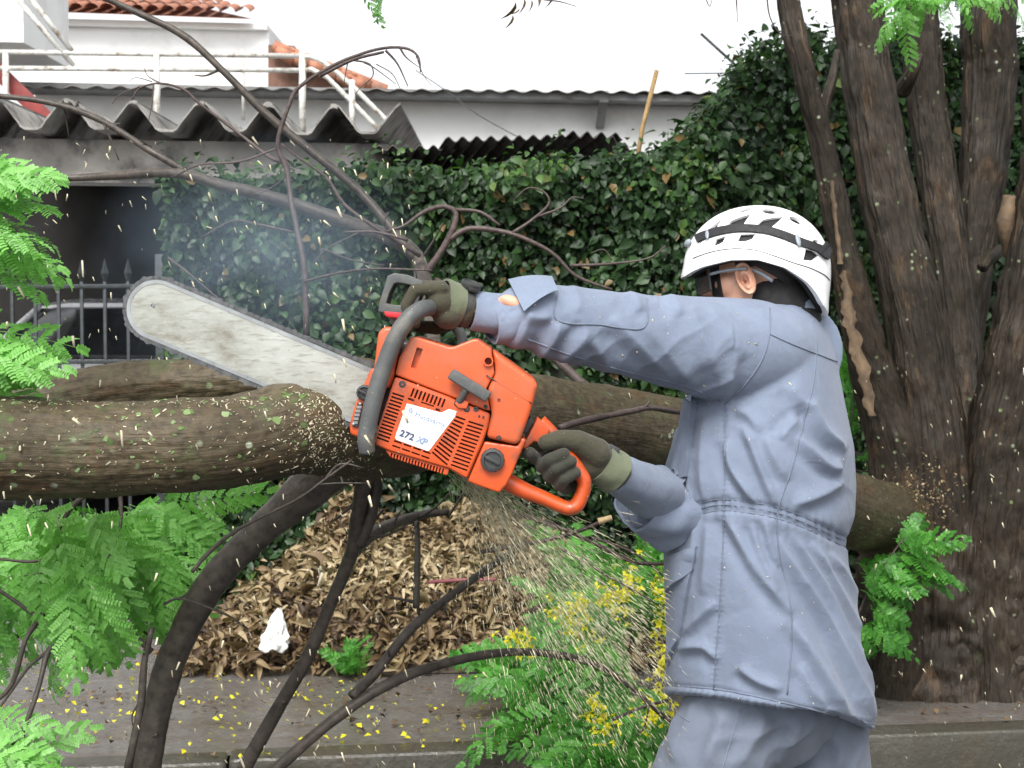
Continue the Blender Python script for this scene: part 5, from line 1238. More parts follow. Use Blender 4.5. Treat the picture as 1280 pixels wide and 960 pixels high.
def surf(o):
    dg = bpy.context.evaluated_depsgraph_get(); dg.update(); M = o.matrix_world
    me = o.data; return BVHTree.FromPolygons([M @ v.co for v in me.vertices], [tuple(p.vertices) for p in me.polygons])
def hit(bv, px, py):
    d_ = (P(px, py, 3.0)-CAMV).normalized(); loc, nr, _, dist = bv.ray_cast(CAMV, d_)
    if loc is None:
        loc, nr, _, dist = bv.find_nearest(P(px, py, 2.95))
    if nr.dot(d_) > 0: nr = -nr
    return loc, nr
bvh = surf(sh); hz = lambda x, y: (820+x/4, 220+y/4)
vents = [[(205, 372), (228, 318), (262, 268), (332, 214), (318, 236), (290, 282), (250, 300), (222, 340)], [(342, 268), (376, 224), (476, 190), (448, 226), (424, 268)], [(494, 258), (536, 218), (640, 204), (600, 238), (572, 262)],
         [(285, 352), (300, 316), (350, 300), (335, 330), (318, 340)], [(408, 328), (424, 292), (498, 290), (480, 316), (450, 326)], [(736, 420), (748, 366), (790, 372), (816, 396), (780, 424)], [(775, 340), (790, 316), (812, 322), (815, 345)]]
cutter = MB()
def add_cut(pts3, n_, dep=.03):
    k = len(pts3); V = [p+n_*.02 for p in pts3]+[p-n_*dep for p in pts3]
    cutter.add(V, [tuple(range(k)), tuple(range(2*k-1, k-1, -1))]+[(i, i+k, (i+1) % k+k, (i+1) % k) for i in range(k)])
mir = lambda v: v-hl*2*((v-HC).dot(hl))
for vp in vents:
    hs_ = [hit(bvh, *hz(*q)) for q in vp]; n_ = sum((h_[1] for h_ in hs_), Vector()).normalized()
    add_cut([h_[0] for h_ in hs_], n_)
    add_cut([mir(h_[0]) for h_ in hs_], (n_-hl*2*n_.dot(hl)))
for q, rx in (((440, 168), .014), ((568, 176), .0145), ((700, 221), .014)):
    p_, n_ = hit(bvh, *hz(*q)); u_ = n_.orthogonal().normalized(); u_ = (hf-n_*hf.dot(n_)).normalized(); v_ = n_.cross(u_)
    pts3 = [p_+u_*rx*math.cos(a)+v_*rx*.75*math.sin(a) for a in np.linspace(0, 2*math.pi, 16, endpoint=False)]
    add_cut(pts3, n_); add_cut([mir(v) for v in pts3], n_-hl*2*n_.dot(hl))
co_ = cutter.build('cutter', None); mm = sh.modifiers.new('b', 'BOOLEAN'); mm.object = co_; mm.solver = 'EXACT'
shell = evaluated(sh, 'shell', M_helm, helmet); bpy.data.objects.remove(co_, do_unlink=True); shell.data.set_sharp_from_angle(angle=R(40))
lin = helm_mesh('liner', .945, .84, M_foam, helmet, nph=64, ns=20)
def ribbon(name, bv, pts, wpx, mat, parent, off=.0022, th=.0016, sub=5, wdir=None):
    C = catmull([(x, y) for x, y in pts], sub); V = []; F = []; n_ = len(C)
    T_ = np.gradient(C, axis=0); T_ /= np.linalg.norm(T_, axis=1)[:, None]
    for i in range(n_):
        nn = np.array((-T_[i][1], T_[i][0]))
        for s_ in (-.5, .5):
            p_, nr_ = hit(bv, *(C[i]+nn*wpx*s_)); V += [p_+nr_*(off+th), p_+nr_*(off-.003)]
    for i in range(n_-1):
        a = i*4; F += [(a, a+2, a+6, a+4), (a+1, a+5, a+7, a+3), (a, a+4, a+5, a+1), (a+2, a+3, a+7, a+6)]
    F += [(0, 1, 3, 2), ((n_-1)*4, (n_-1)*4+2, (n_-1)*4+3, (n_-1)*4+1)]
    return MB().add(V, F).build(name, mat, parent, smooth=True, angle=50)
ribbon('headband_strap', bvh, [hz(*q) for q in ((205, 318), (245, 300), (320, 278), (400, 266), (480, 266), (560, 276), (640, 300), (720, 332), (800, 360), (850, 384), (872, 402))], 9, M_web, helmet, .003)
ribbon('strap_buckle', bvh, [hz(*q) for q in ((818, 362), (840, 378), (866, 398))], 15, M_web, helmet, .006)
ribbon('trim_line', bvh, [hz(*q) for q in ((185, 412), (260, 385), (340, 368), (420, 364), (500, 372), (580, 396), (680, 432), (770, 460), (840, 494), (868, 522))], .8, M_foam, helmet, .0006, .0006)
for q, s_, r_ in (((265, 300), (.0042, .003, .0115), .5), ((704, 328), (.005, .003, .013), .05), ((172, 342), (.011, .006, .0075), .5)):
    p_, n_ = hit(bvh, *hz(*q)); M3 = Matrix((n_.cross(Vector((0, 0, 1))).normalized(), n_, n_.cross(n_.cross(Vector((0, 0, 1)))).normalized()*-1)).transposed() @ Matrix.Rotation(r_, 3, 'Y')
    V, F = ellip_vf(p_+n_*.006, s_, M3); mesh_obj('strap_clip', V, F, M_clip, helmet)
bo = next(o for o in man.children if o.name.startswith('body')); bvb = surf(bo)
ribbon('chin_strap', bvb, [(893, 330), (896, 350), (899, 368), (904, 392), (900, 410)], 10, M_web, helmet, .004)
# ---- safety glasses
glasses = thing('safety_glasses', '', ''); [glasses.pop(k_, None) for k_ in ('label', 'category')]
glasses.location = H(.1, 0, 0); place(glasses, man)
for sd in (1, -1):
    tube_obj('temple', [H(.085, sd*.066, .002), H(.06, sd*.08, .004), H(.03, sd*.085, .004), H(.01, sd*.086, .002)], [.0035, .003, .003, .003], M_clip, glasses, 8, 3)
    tube_obj('temple_tip', [H(.002, sd*.084, -.0), H(-.016, sd*.083, -.012), H(-.034, sd*.082, -.028)], [.003, .004, .0035], M_clip, glasses, 8, 3)
    V = []; F = []
    for i in range(9):
        for j in range(7):
            a = R(6+48*i/8); z_ = .012-.043*j/6*(1-.2*(i/8)); V.append(H(.026+.097*math.cos(a*.95), sd*.078*math.sin(a), z_-.008))
    for i in range(8):
        for j in range(6): q = i*7+j; F.append((q, q+1, q+8, q+7))
    o = mesh_obj('lens', [tuple(v) for v in V], F, M_gl, glasses); mo = o.modifiers.new('s', 'SOLIDIFY'); mo.thickness = .002
    tube_obj('lens_rim', [H(.026+.097*math.cos(R(54)*.95), sd*.078*math.sin(R(54)), .004-.034*j/5) for j in range(6)], .0026, M_blk, glasses, 6, 2)
# ---- jacket
rings = [(372, 952, 1008), (384, 936, 1018), (398, 918, 1028), (418, 897, 1037), (445, 880, 1045), (480, 868, 1053), (520, 858, 1061), (560, 848, 1069), (600, 843, 1072), (630, 842, 1070), (650, 842, 1062), (668, 838, 1060), (690, 835, 1061), (730, 833, 1068), (780, 831, 1078), (830, 830, 1089), (868, 829, 1097), (890, 830, 1098)]
mb = MB(); V = []; F = []; NA = 72
sA, cA = math.sin(al), math.cos(al)
for (py, x0, x1) in rings:
    c = P((x0+x1)/2, py, PD); hw = (x1-x0)/2*px3
    b_ = hw*.92; a_ = math.sqrt(max(hw*hw-(b_*cA)**2, 1e-6))/sA; a_ = min(a_, .235)
    tl = .17*min(1, max(0, (py-560)/80))
    for j in range(NA):
        an = 2*math.pi*j/NA; ca, sa = math.cos(an), math.sin(an); e_ = 2/2.35
        x_ = b_*math.copysign(abs(ca)**e_, ca); y_ = a_*math.copysign(abs(sa)**e_, sa)
        q = c+ff*x_+ll*y_; q.z += -tl*(q.x-c.x)+.3*min(1, max(0, (py-700)/160))*max(0, c.y-q.y); V.append(q)
n_ = len(rings)
for i in range(n_-1):
    for j in range(NA): k = (j+1) % NA; F.append((i*NA+j, (i+1)*NA+j, (i+1)*NA+k, i*NA+k))
F += [tuple(range(NA)), tuple((n_-1)*NA+j for j in range(NA-1, -1, -1))]
mb.add(V, F)
def sleeve(pts, sub=6, seg=36):
    Q = [P(x, y, d) for x, y, d, h in pts]; rr = [h/FPX*d for x, y, d, h in pts]; V, F, _ = tube_vf(Q, rr, seg, sub); mb.add(V, F)
sleeve([(985, 440, 2.96, 50), (950, 440, 2.91, 64), (915, 438, 2.87, 66), (860, 430, 2.82, 60), (800, 421, 2.77, 53), (740, 410, 2.72, 49), (695, 402, 2.685, 45), (662, 396, 2.66, 41), (640, 400, 2.645, 36), (618, 405, 2.632, 25.5)])
sleeve([(1000, 440, 3.0, 60), (960, 445, 3.13, 62), (910, 540, 3.04, 58), (868, 634, 2.97, 50), (842, 640, 2.91, 46), (824, 634, 2.87, 42), (814, 629, 2.85, 38)])
jk = blob('jacket', mb, .0038, 14, None, None)
def sample_noise(V, f, seed=0):
    return np.array([mnoise.noise(Vector((x*f[0]+seed, y*f[1], z*f[2]))) for x, y, z in V])
def fold_disp(o, folds, extra=None):
    me = o.data; n_ = len(me.vertices); V = np.empty(n_*3, np.float32); me.vertices.foreach_get('co', V); V = V.reshape(-1, 3).astype(float)
    N = np.empty(n_*3, np.float32); me.vertices.foreach_get('normal', N); N = N.reshape(-1, 3).astype(float)
    px = proj(V); D = np.zeros(n_); front = np.clip((.25-N[:, 1])/.5, 0, 1)
    for pts, amp, wd in folds:
        C = catmull(np.array(pts, float), 6) if len(pts) > 2 else np.array(pts, float)
        best = np.full(n_, 1e9); sg = np.zeros(n_); tt = np.zeros(n_); m_ = len(C)-1
        lo = C.min(0)-wd*5; hi = C.max(0)+wd*5
        sel = np.where((px[:, 0] > lo[0]) & (px[:, 0] < hi[0]) & (px[:, 1] > lo[1]) & (px[:, 1] < hi[1]))[0]
        if not len(sel): continue
        p = px[sel]; bs = np.full(len(sel), 1e9); sgn = np.zeros(len(sel)); ts = np.zeros(len(sel))
        for i in range(m_):
            a, b_ = C[i], C[i+1]; ab = b_-a; L2 = ab@ab+1e-9; t_ = np.clip(((p-a)@ab)/L2, 0, 1); q = p-(a+t_[:, None]*ab); d_ = np.hypot(q[:, 0], q[:, 1])
            cr = np.sign(ab[0]*q[:, 1]-ab[1]*q[:, 0]); k = d_ < bs; bs[k] = d_[k]; sgn[k] = cr[k]; ts[k] = (i+t_[k])/m_
        s_ = bs*sgn/wd; tap = np.clip(np.minimum(ts, 1-ts)*5, 0, 1)**.7
        D[sel] += (1.9 if pts[0][0] > 800 and pts[-1][1] > 500 else 1.25)*amp*tap*(np.exp(-np.abs(s_)**1.35)-.6*np.exp(-((s_-1.7)/1.2)**2))*front[sel]
    if extra is not None: D += extra(V, N, px)
    V += N*D[:, None]; me.vertices.foreach_set('co', V.astype(np.float32).ravel()); me.update()
jf = [ # (line in photograph pixels, height m, half width px): creases of the cloth
 ([(622, 388), (628, 410), (624, 430)], .005, 6), ([(662, 390), (654, 415), (640, 436)], .008, 8), ([(700, 402), (690, 425), (672, 444)], .009, 8), ([(738, 414), (716, 434), (697, 452)], .008, 8), ([(742, 424), (754, 446), (764, 462)], .005, 7), ([(762, 398), (795, 428), (842, 474)], .008, 10), ([(800, 398), (830, 438), (872, 484)], .006, 10), ([(862, 383), (880, 425), (902, 484)], .006, 10), ([(882, 380), (905, 412), (928, 452)], .005, 9), ([(900, 500), (915, 470), (918, 440)], .005, 8), ([(780, 360), (795, 374), (800, 390)], .006, 9), ([(832, 366), (845, 380), (850, 396)], .005, 9), ([(712, 356), (722, 372), (722, 392)], .004, 8), ([(655, 388), (672, 398), (690, 398)], .005, 7),
 ([(928, 530), (948, 579), (970, 634)], .007, 6), ([(908, 550), (916, 588), (946, 632)], .007, 6), ([(955, 545), (968, 572), (984, 602)], .005, 8), ([(1010, 500), (1026, 537), (1056, 565)], .009, 7), ([(996, 545), (1031, 581), (1052, 587)], .007, 7), ([(990, 632), (1026, 618), (1054, 600)], .006, 8), ([(884, 520), (878, 570), (880, 628)], .005, 8), ([(866, 560), (862, 590), (858, 640)], .005, 6), ([(985, 480), (1000, 500), (1018, 512)], .004, 8), ([(1002, 520), (985, 535), (975, 550)], .004, 7), ([(918, 512), (935, 520), (950, 540)], .004, 6),
 ([(906, 642), (924, 675), (950, 719), (990, 768)], .007, 7), ([(972, 672), (1012, 741), (1044, 794), (1077, 862), (1092, 900)], .010, 7), ([(990, 778), (1025, 838), (1062, 896)], .008, 7), ([(990, 666), (1037, 747), (1069, 822), (1088, 868)], .009, 6), ([(1014, 678), (1053, 747), (1084, 806)], .008, 6), ([(1036, 690), (1062, 736), (1086, 790)], .007, 6), ([(846, 812), (878, 808), (900, 826)], .006, 7), ([(922, 832), (947, 850), (978, 862)], .006, 7), ([(852, 794), (874, 772), (896, 752)], .005, 7), ([(940, 655), (950, 690), (972, 740)], .005, 6), ([(956, 650), (962, 680), (975, 710)], .005, 5), ([(885, 655), (882, 700), (878, 745)], .004, 7), ([(1000, 830), (1015, 860), (1035, 885)], .005, 7), ([(868, 652), (866, 680), (862, 700)], .004, 6)]
def jextra(V, N, px):
    py, x = px[:, 1], px[:, 0]; torso = (V[:, 1] > 2.72) & (x > 832)
    wl = np.interp(x, [835, 870, 907, 967, 1010, 1062], [648, 637, 631, 640, 655, 680])
    band = np.exp(-((py-wl)/9)**2)*torso
    puck = np.sin(x*.62+2*np.sin(x*.11))*.5+.5
    d = -.006*band+.0035*puck*np.exp(-((py-wl)/14)**2)*torso
    d += -.003*np.exp(-((py-wl-6)/2.5)**2)*torso-.003*np.exp(-((py-wl+7)/2.5)**2)*torso
    d += .005*sample_noise(V, (5, 5, 2.6), 3)
    def ridges(ax_, f, seed, sharp=2.6):
        a_ = np.array([ax_[0], 0, ax_[1]])/math.hypot(*ax_); c_ = np.array([a_[2], 0, -a_[0]])
        Q = np.stack([V@c_, V[:, 1], V@a_], 1); Q[:, 0] += .02*sample_noise(V, (7, 7, 7), seed+40)
        return np.clip(1-np.abs(sample_noise(Q, f, seed))*sharp, 0, 1)**1.6
    low = np.clip((py-650)/40, 0, 1)*torso; upp = np.clip((640-py)/60, 0, 1)*torso*np.clip((py-440)/80, 0, 1)
    back_ = np.clip((N[:, 1]+.1)/.4, 0, 1)
    d += .010*ridges((.33, -.94), (11, 7, 1.7), 9)*low*(.12+.88*back_)
    d += .008*ridges((.5, -.86), (9, 6, 2.0), 15)*upp*(.12+.88*back_)
    xs_ = np.interp(py, [505, 570, 630, 700, 780, 862], [906, 906, 905, 903, 898, 892]); d += .0016*np.sin(py*.95)*np.exp(-((x-xs_)/4)**2)*torso*(py > 512)-.002*np.exp(-((x-xs_)/3)**2)*torso*(py > 512)
    hl_ = np.interp(x, [830, 900, 960, 1030, 1095], [856, 862, 874, 890, 906]); d += .0011*np.sin(x*.75+1.5*np.sin(x*.13))*np.exp(-((py-hl_-6)/5)**2)*torso-.003*np.exp(-((py-hl_)/2.5)**2)*torso+.003*np.clip((py-hl_)/6, 0, 1)*torso
    arm = (x < 915) & (py < 505)
    d += .004*ridges((.78, .62), (20, 5, 3.2), 4)*arm*np.clip((py-385)/50, .05, 1)
    return d
fold_disp(jk, jf, jextra)
jk.data.polygons.foreach_set('use_smooth', np.ones(len(jk.data.polygons), dtype=bool))
jk.data.materials.clear(); jk.data.materials.append(M_jack); place(jk, man)
bvj = surf(jk)
def seam(pts, r_=.0017, name='seam', mat=None, bv=None, off=.0004):
    Q = [hit(bv or bvj, x, y) for x, y in catmull(pts, 8)]
    return tube_obj(name, [p_+n_*off for p_, n_ in Q], r_, mat or M_seam, jk, 6, 0)
M_seam = cloth('stitched_seam', (.14, .168, .225), (.165, .195, .255))
for pts in ([(962, 385), (962, 415), (952, 450), (930, 482), (906, 505)], [(963, 418), (985, 428), (1010, 438), (1046, 452)], [(1014, 398), (1020, 430), (1016, 480), (1004, 530), (988, 590), (972, 640), (974, 690), (985, 740), (990, 790), (984, 868)], [(906, 508), (906, 570), (905, 630), (903, 700), (898, 780), (892, 862)],
            [(832, 856), (900, 862), (960, 874), (1030, 890), (1092, 906)], [(697, 364), (696, 400), (750, 406), (804, 410), (809, 374)], [(660, 424), (720, 446), (790, 466), (850, 480), (900, 500)]):
    seam(pts)
for dy in (-7, 0, 7): seam([(846, 646+dy), (875, 636+dy), (907, 631+dy), (967, 640+dy), (1010, 655+dy), (1056, 676+dy)], .001)
def patch(name, quad, nx, ny, off, mat, parent, bv, th=.003, sag=.004):
    """a piece of cloth lying on a surface: corners in photograph pixels, clockwise"""
    A, B, C, D = [np.array(q, float) for q in quad]; V = []; F = []
    for layer in (1, 0):
        for j in range(ny+1):
            for i in range(nx+1):
                u_, v_ = i/nx, j/ny; q = (A*(1-u_)+B*u_)*(1-v_)+(D*(1-u_)+C*u_)*v_
                p_, n_ = hit(bv, *q); e_ = off+sag*v_*math.sin(math.pi*min(1, u_*1.2)); V.append(p_+n_*(e_ if layer else -.001))
    m_ = (nx+1)*(ny+1)
    for j in range(ny):
        for i in range(nx): a = j*(nx+1)+i; F += [(a, a+1, a+nx+2, a+nx+1), (m_+a, m_+a+nx+1, m_+a+nx+2, m_+a+1)]
    for i in range(nx): a = ny*(nx+1)+i; F += [(i, m_+i, m_+i+1, i+1), (a, a+1, m_+a+1, m_+a)]
    for j in range(ny): a = j*(nx+1); b_ = a+nx; F += [(a, a+nx+1, m_+a+nx+1, m_+a), (b_, m_+b_, m_+b_+nx+1, b_+nx+1)]
    return MB().add(V, F).build(name, mat, parent, smooth=True, angle=50)
patch('pocket_flap', [(836, 697), (872, 683), (868, 712), (836, 742)], 10, 10, .009, M_jack, jk, bvj, sag=.012)
patch('pocket', [(840, 735), (866, 712), (850, 800), (836, 828)], 8, 12, .008, M_jack, jk, bvj)
patch('chest_pocket', [(862, 492), (872, 500), (860, 596), (842, 612)], 8, 14, .012, M_jack, jk, bvj, sag=.012)
seam([(838, 752), (862, 716)], .001); seam([(866, 700), (862, 740), (850, 800), (836, 832)], .0015)
# collar
V = []; F = []; cc = P(984, 384, PD+.005); nn_ = 40
for i, (dz, k, ins) in enumerate(((-.012, 1.16, 0), (.008, 1.05, 0), (.026, .98, 0), (.03, .94, 0), (.022, .9, 0), (-.012, .92, 0))):
    for j in range(nn_):
        an = 2*math.pi*j/nn_; fwd = math.cos(an); wob = .004*math.sin(3*an+1)
        V.append(cc+ff*(.068*k*fwd+.012)+ll*(.074*k*math.sin(an))+Vector((0, 0, dz*(1-.25*fwd)+wob-.012*fwd)))
for i in range(5):
    for j in range(nn_): k = (j+1) % nn_; F.append((i*nn_+j, i*nn_+k, (i+1)*nn_+k, (i+1)*nn_+j))
mesh_obj('collar', [tuple(v) for v in V], F, M_jack, jk)
V, F = capsule_vf(P(980, 400, PD), .074, H(-.03, 0, -.062), .069); mesh_obj('undershirt', V, F, M_foam, man)
# cuffs
def cuff(name, p0, h0, p1, h1, mat, parent, notch=None, th=.004, seg=48, n=12, wob=.0):
    A, B = P(*p0), P(*p1); r0, r1 = h0/FPX*p0[2], h1/FPX*p1[2]; t_ = (B-A).normalized(); up = Vector((0, 0, 1)); u_ = (up-t_*up.dot(t_)).normalized(); v_ = t_.cross(u_)
    V = []; F = []
    for layer in (0, 1):
        for i in range(n+1):
            for j in range(seg):
                an = 2*math.pi*j/seg; f = i/n
                if notch: f *= 1-notch[2]*max(0, 1-abs(((an-notch[0]+math.pi) % (2*math.pi))-math.pi)/notch[1])
                r_ = (r0+(r1-r0)*f)*(1+wob*math.sin(3*an+4*f)+wob*mnoise.noise(Vector((math.cos(an)*2, math.sin(an)*2, f*3))))-layer*th
                V.append(A.lerp(B, f)+(u_*math.cos(an)+v_*math.sin(an))*r_)
    m_ = (n+1)*seg
    for i in range(n):
        for j in range(seg): k = (j+1) % seg; a = i*seg+j; b_ = i*seg+k; F += [(a, b_, b_+seg, a+seg), (m_+a, m_+a+seg, m_+b_+seg, m_+b_)]
    for j in range(seg): k = (j+1) % seg; F += [(j, m_+j, m_+k, k), (n*seg+j, n*seg+k, m_+n*seg+k, m_+n*seg+j)]
    return MB().add(V, F).build(name, mat, parent, smooth=True, angle=60)
tdir = (P(652, 394, 2.655)-P(588, 389, 2.622)).normalized()
u0 = (Vector((0, 0, 1))-tdir*tdir.z).normalized(); v0 = tdir.cross(u0); na_ = math.atan2(Vector((0, -.75, .65)).dot(v0), Vector((0, -.75, .65)).dot(u0))
cuff('sleeve_cuff', (588, 389, 2.622), 23.5, (645, 397, 2.65), 29, M_jack, jk, None, wob=.05)
cuff('sleeve_cuff', (613, 404, 2.628), 26, (640, 400, 2.646), 35.5, M_jack, jk, None, wob=.06)
# turned-up flap of the open cuff
corn = [P(635, 349, 2.645), P(690, 345, 2.665), P(697, 362, 2.61), P(655, 389, 2.585)]
V = []; F = []; nq = 10
for layer in (0, 1):
    for j in range(nq+1):
        for i in range(nq+1):
            u_, v_ = i/nq, j/nq; q = (corn[0]*(1-u_)+corn[1]*u_)*(1-v_)+(corn[3]*(1-u_)+corn[2]*u_)*v_
            bul = math.sin(math.pi*u_)*.006+math.sin(math.pi*v_)*.008; V.append(q+Vector((0, -bul+layer*.004, .004*math.sin(math.pi*u_))))
m_ = (nq+1)**2
for j in range(nq):
    for i in range(nq): a = j*(nq+1)+i; F += [(a, a+1, a+nq+2, a+nq+1), (m_+a, m_+a+nq+1, m_+a+nq+2, m_+a+1)]
for i in range(nq):
    a = nq*(nq+1)+i; F += [(i, m_+i, m_+i+1, i+1), (a, a+1, m_+a+1, m_+a)]; a = i*(nq+1); b_ = a+nq; F += [(a, a+nq+1, m_+a+nq+1, m_+a), (b_, m_+b_, m_+b_+nq+1, b_+nq+1)]
MB().add(V, F).build('cuff_flap', M_jack, jk, smooth=True, angle=50)
cuff('sleeve_cuff', (766, 591, 2.63), 24, (822, 618, 2.83), 34, M_jack, jk, wob=.05)
cuff('sleeve_cuff', (801, 622, 2.835), 42, (846, 644, 2.89), 46, M_jack, jk, wob=.1, th=.005)
# ---- trousers
mb = MB()
mb.add(*ellip_vf(P(962, 865, PD), (.138, .172, .15), TM)); mb.add(*ellip_vf(P(960, 780, PD), (.12, .16, .15), TM))
for hp_, kn_, an_ in ((lhip, lkn, lan), (rhip, rkn, ran)):
    mb.add(*capsule_vf(hp_, .108, kn_, .09, 24)); mb.add(*capsule_vf(kn_, .085, an_+Vector((0, 0, .02)), .075, 24))
pk = blob('trousers', mb, .007, 8, None, None)
fold_disp(pk, [([(845, 890), (840, 920), (850, 960)], .006, 10), ([(1000, 900), (985, 930), (960, 965)], .007, 10), ([(905, 885), (895, 920), (880, 960)], .006, 9), ([(1040, 915), (1050, 940), (1045, 965)], .006, 9), ([(960, 890), (940, 925), (920, 960)], .006, 9)], lambda V, N, px: .012*sample_noise(V, (9, 9, 5), 2)+.007*np.clip(1-np.abs(sample_noise(V, (7, 7, 14), 5))*2.5, 0, 1)**2)
pk.data.materials.clear(); pk.data.materials.append(M_pant); place(pk, man); pk.data.polygons.foreach_set('use_smooth', np.ones(len(pk.data.polygons), dtype=bool))
bvp = surf(pk)
tube_obj('seam', [hit(bvp, x, y)[0] for x, y in catmull([(925, 888), (915, 920), (902, 965)], 8)], .0014, M_seam, pk, 6, 0)
tube_obj('pocket_edge', [hit(bvp, x, y)[0] for x, y in catmull([(842, 878), (848, 892), (862, 902)], 8)], .0016, M_seam, pk, 6, 0)
for an_ in (lan, ran):
    mb = MB(); z0 = Vector((0, 0, 1)); g_ = Vector((an_.x, an_.y, 0))
    mb.add(*capsule_vf(g_+z0*.2, .055, g_+z0*.06, .055)); mb.add(*capsule_vf(g_+z0*.055, .05, g_+ff*.16+z0*.045, .042)); mb.add(*capsule_vf(g_-ff*.03+z0*.05, .045, g_+z0*.05, .05))
    mb.box((-.09, -.048, .002), (.215, .048, .03), Matrix.Translation(g_) @ TM.to_4x4())
    blob('boot', mb, .006, 4, M_boot, man)
# ---- gloves
def glove(chains, palm, mat, name='glove'):
    mb = MB()
    for ch in chains:
        for (a, ra), (b_, rb_) in zip(ch[:-1], ch[1:]): mb.add(*capsule_vf(P(*a), ra, P(*b_), rb_))
    for c, ax_, M_ in palm: mb.add(*ellip_vf(P(*c), ax_, M_))
    return blob(name, mb, .0024, 5, mat, man)
# left hand closed on the front handle (little finger towards the camera)
ch = []
for k, y_ in enumerate((2.572, 2.594, 2.617, 2.639)):
    s_ = (.9, 1, 1.04, 1)[k]; r_ = (.0095, .0105, .011, .0105)[k]
    ch.append([((552, 360, y_), r_*1.2), ((535-18*s_, 359+3*(k == 0), y_), r_*1.12), ((507, 383, y_), r_), ((519, 404, y_+.001), r_*.92)])
ch.append([((566, 398, 2.655), .014), ((546, 410, 2.665), .0125), ((523, 408, 2.66), .011)])
ch.append([((596, 387, 2.628), .030), ((578, 383, 2.62), .0305), ((560, 379, 2.612), .0325)])
lg = glove(ch, [((552, 378, 2.605), (.029, .046, .031), None), ((560, 396, 2.6), (.024, .033, .022), None)], M_glove)
cuff('glove_cuff', (552, 377, 2.605), 29.5, (574, 382, 2.618), 26.5, M_gcuff, lg, wob=.02)
cuff('glove_cuff', (579, 384, 2.621), 26, (588, 386, 2.624), 24.5, M_glove, lg, wob=.02)
# right hand on the rear handle
ch = [[((700, 566, 2.612), .012), ((676, 574, 2.60), .0115), ((668, 572, 2.572), .0112), ((662, 566, 2.552), .0108)],
      [((712, 578, 2.612), .012), ((686, 588, 2.6), .0115), ((677, 583, 2.57), .0115), ((686, 575, 2.548), .0112), ((705, 567, 2.545), .0105)],
      [((720, 588, 2.612), .012), ((697, 600, 2.6), .0115), ((686, 595, 2.57), .0115), ((695, 586, 2.548), .0112), ((714, 577, 2.545), .0105)],
      [((728, 598, 2.61), .011), ((708, 611, 2.6), .0105), ((699, 606, 2.572), .0105), ((706, 599, 2.55), .0103), ((720, 591, 2.547), .0095)]]
rf = glove(ch, [], M_gfing, 'glove_fingers')
ch = [[((768, 590, 2.628), .0305), ((752, 580, 2.615), .031), ((735, 568, 2.602), .030)], [((745, 566, 2.592), .027), ((722, 552, 2.575), .0205), ((700, 549, 2.562), .0165), ((682, 553, 2.553), .0135)], [((738, 590, 2.61), .022), ((715, 575, 2.614), .018)], [((728, 570, 2.612), .02), ((705, 560, 2.612), .014)]]
rg = glove(ch, [((736, 576, 2.606), (.036, .03, .034), None)], M_glove)
cuff('glove_cuff', (748, 577, 2.612), 25.5, (770, 591, 2.63), 28, M_gcuff, rg, wob=.03)
MB().box((0, 0, 0), (.02, .006, .018), Matrix.Translation(P(757, 566, 2.60)) @ Matrix.Rotation(.5, 4, 'Y')).build('cuff_tab', M_blk, rg, .002)
# ---- wrist watch
watch = thing('wrist_watch', '', ''); [watch.pop(k_, None) for k_ in ('label', 'category')]
watch.location = P(583, 384, 2.622); place(watch, man)
cuff('watch_strap', (573, 382, 2.619), 26.5, (585, 384.5, 2.623), 25.5, M_blk, watch, th=.003, wob=.005)
wa = (P(590, 386, 2.625)-P(570, 381, 2.615)).normalized(); wz = Vector((0, -.35, .94)); wz = (wz-wa*wz.dot(wa)).normalized(); wy = wz.cross(wa)
WM = Matrix((wa, wy, wz)).transposed().to_4x4(); WM.translation = P(580, 383, 2.621)+wz*.0385
V = []; F = []
for r_, h in ((.0001, -.004), (.017, -.004), (.0185, .002), (.0175, .006), (.0145, .0065), (.014, .005), (.0001, .005)):
    for k in range(28): a = 2*math.pi*k/28; V.append(WM @ Vector((r_*math.cos(a), r_*math.sin(a), h)))
for i in range(6):
    for k in range(28): F.append((i*28+k, i*28+(k+1) % 28, i*28+28+(k+1) % 28, i*28+28+k))
MB().add(V, F).build('watch_case', M_blk, watch, smooth=True)
for k in (-1, 1): MB().box((-.008, k*.018-.005, -.004), (.008, k*.018+.005, .002), WM).build('strap_lug', M_blk, watch, .001)
# ================================================================ CHIPS, SAWDUST AND SMOKE
def chip_mat(name, col): 
    m = leaf_mat(name, [tuple(c*.6 for c in col), col, tuple(min(1, c*1.25) for c in col)], .7, .2); return m
M_chip = chip_mat('fresh_wood_chip', (.68, .62, .46)); M_chipw = chip_mat('pale_wood_chip', (.62, .56, .42))
def chip_template(l, w_, t): 
    V = [(-.5, -.5, -.5), (.5, -.35, -.5), (.5, .35, -.5), (-.5, .5, -.5), (-.5, -.4, .5), (.45, -.3, .5), (.45, .3, .5), (-.5, .4, .5)]
    return np.array(V)*(l, w_, t), np.array([(0,3,2,1),(4,5,6,7),(0,1,5,4),(1,2,6,5),(2,3,7,6),(3,0,4,7)])
def dir_rot(D):
    x = D/np.linalg.norm(D, axis=1)[:, None]; h = rng.normal(0, 1, x.shape); y = np.cross(h, x); y /= np.linalg.norm(y, axis=1)[:, None]; return np.stack([x, y, np.cross(x, y)], 2)
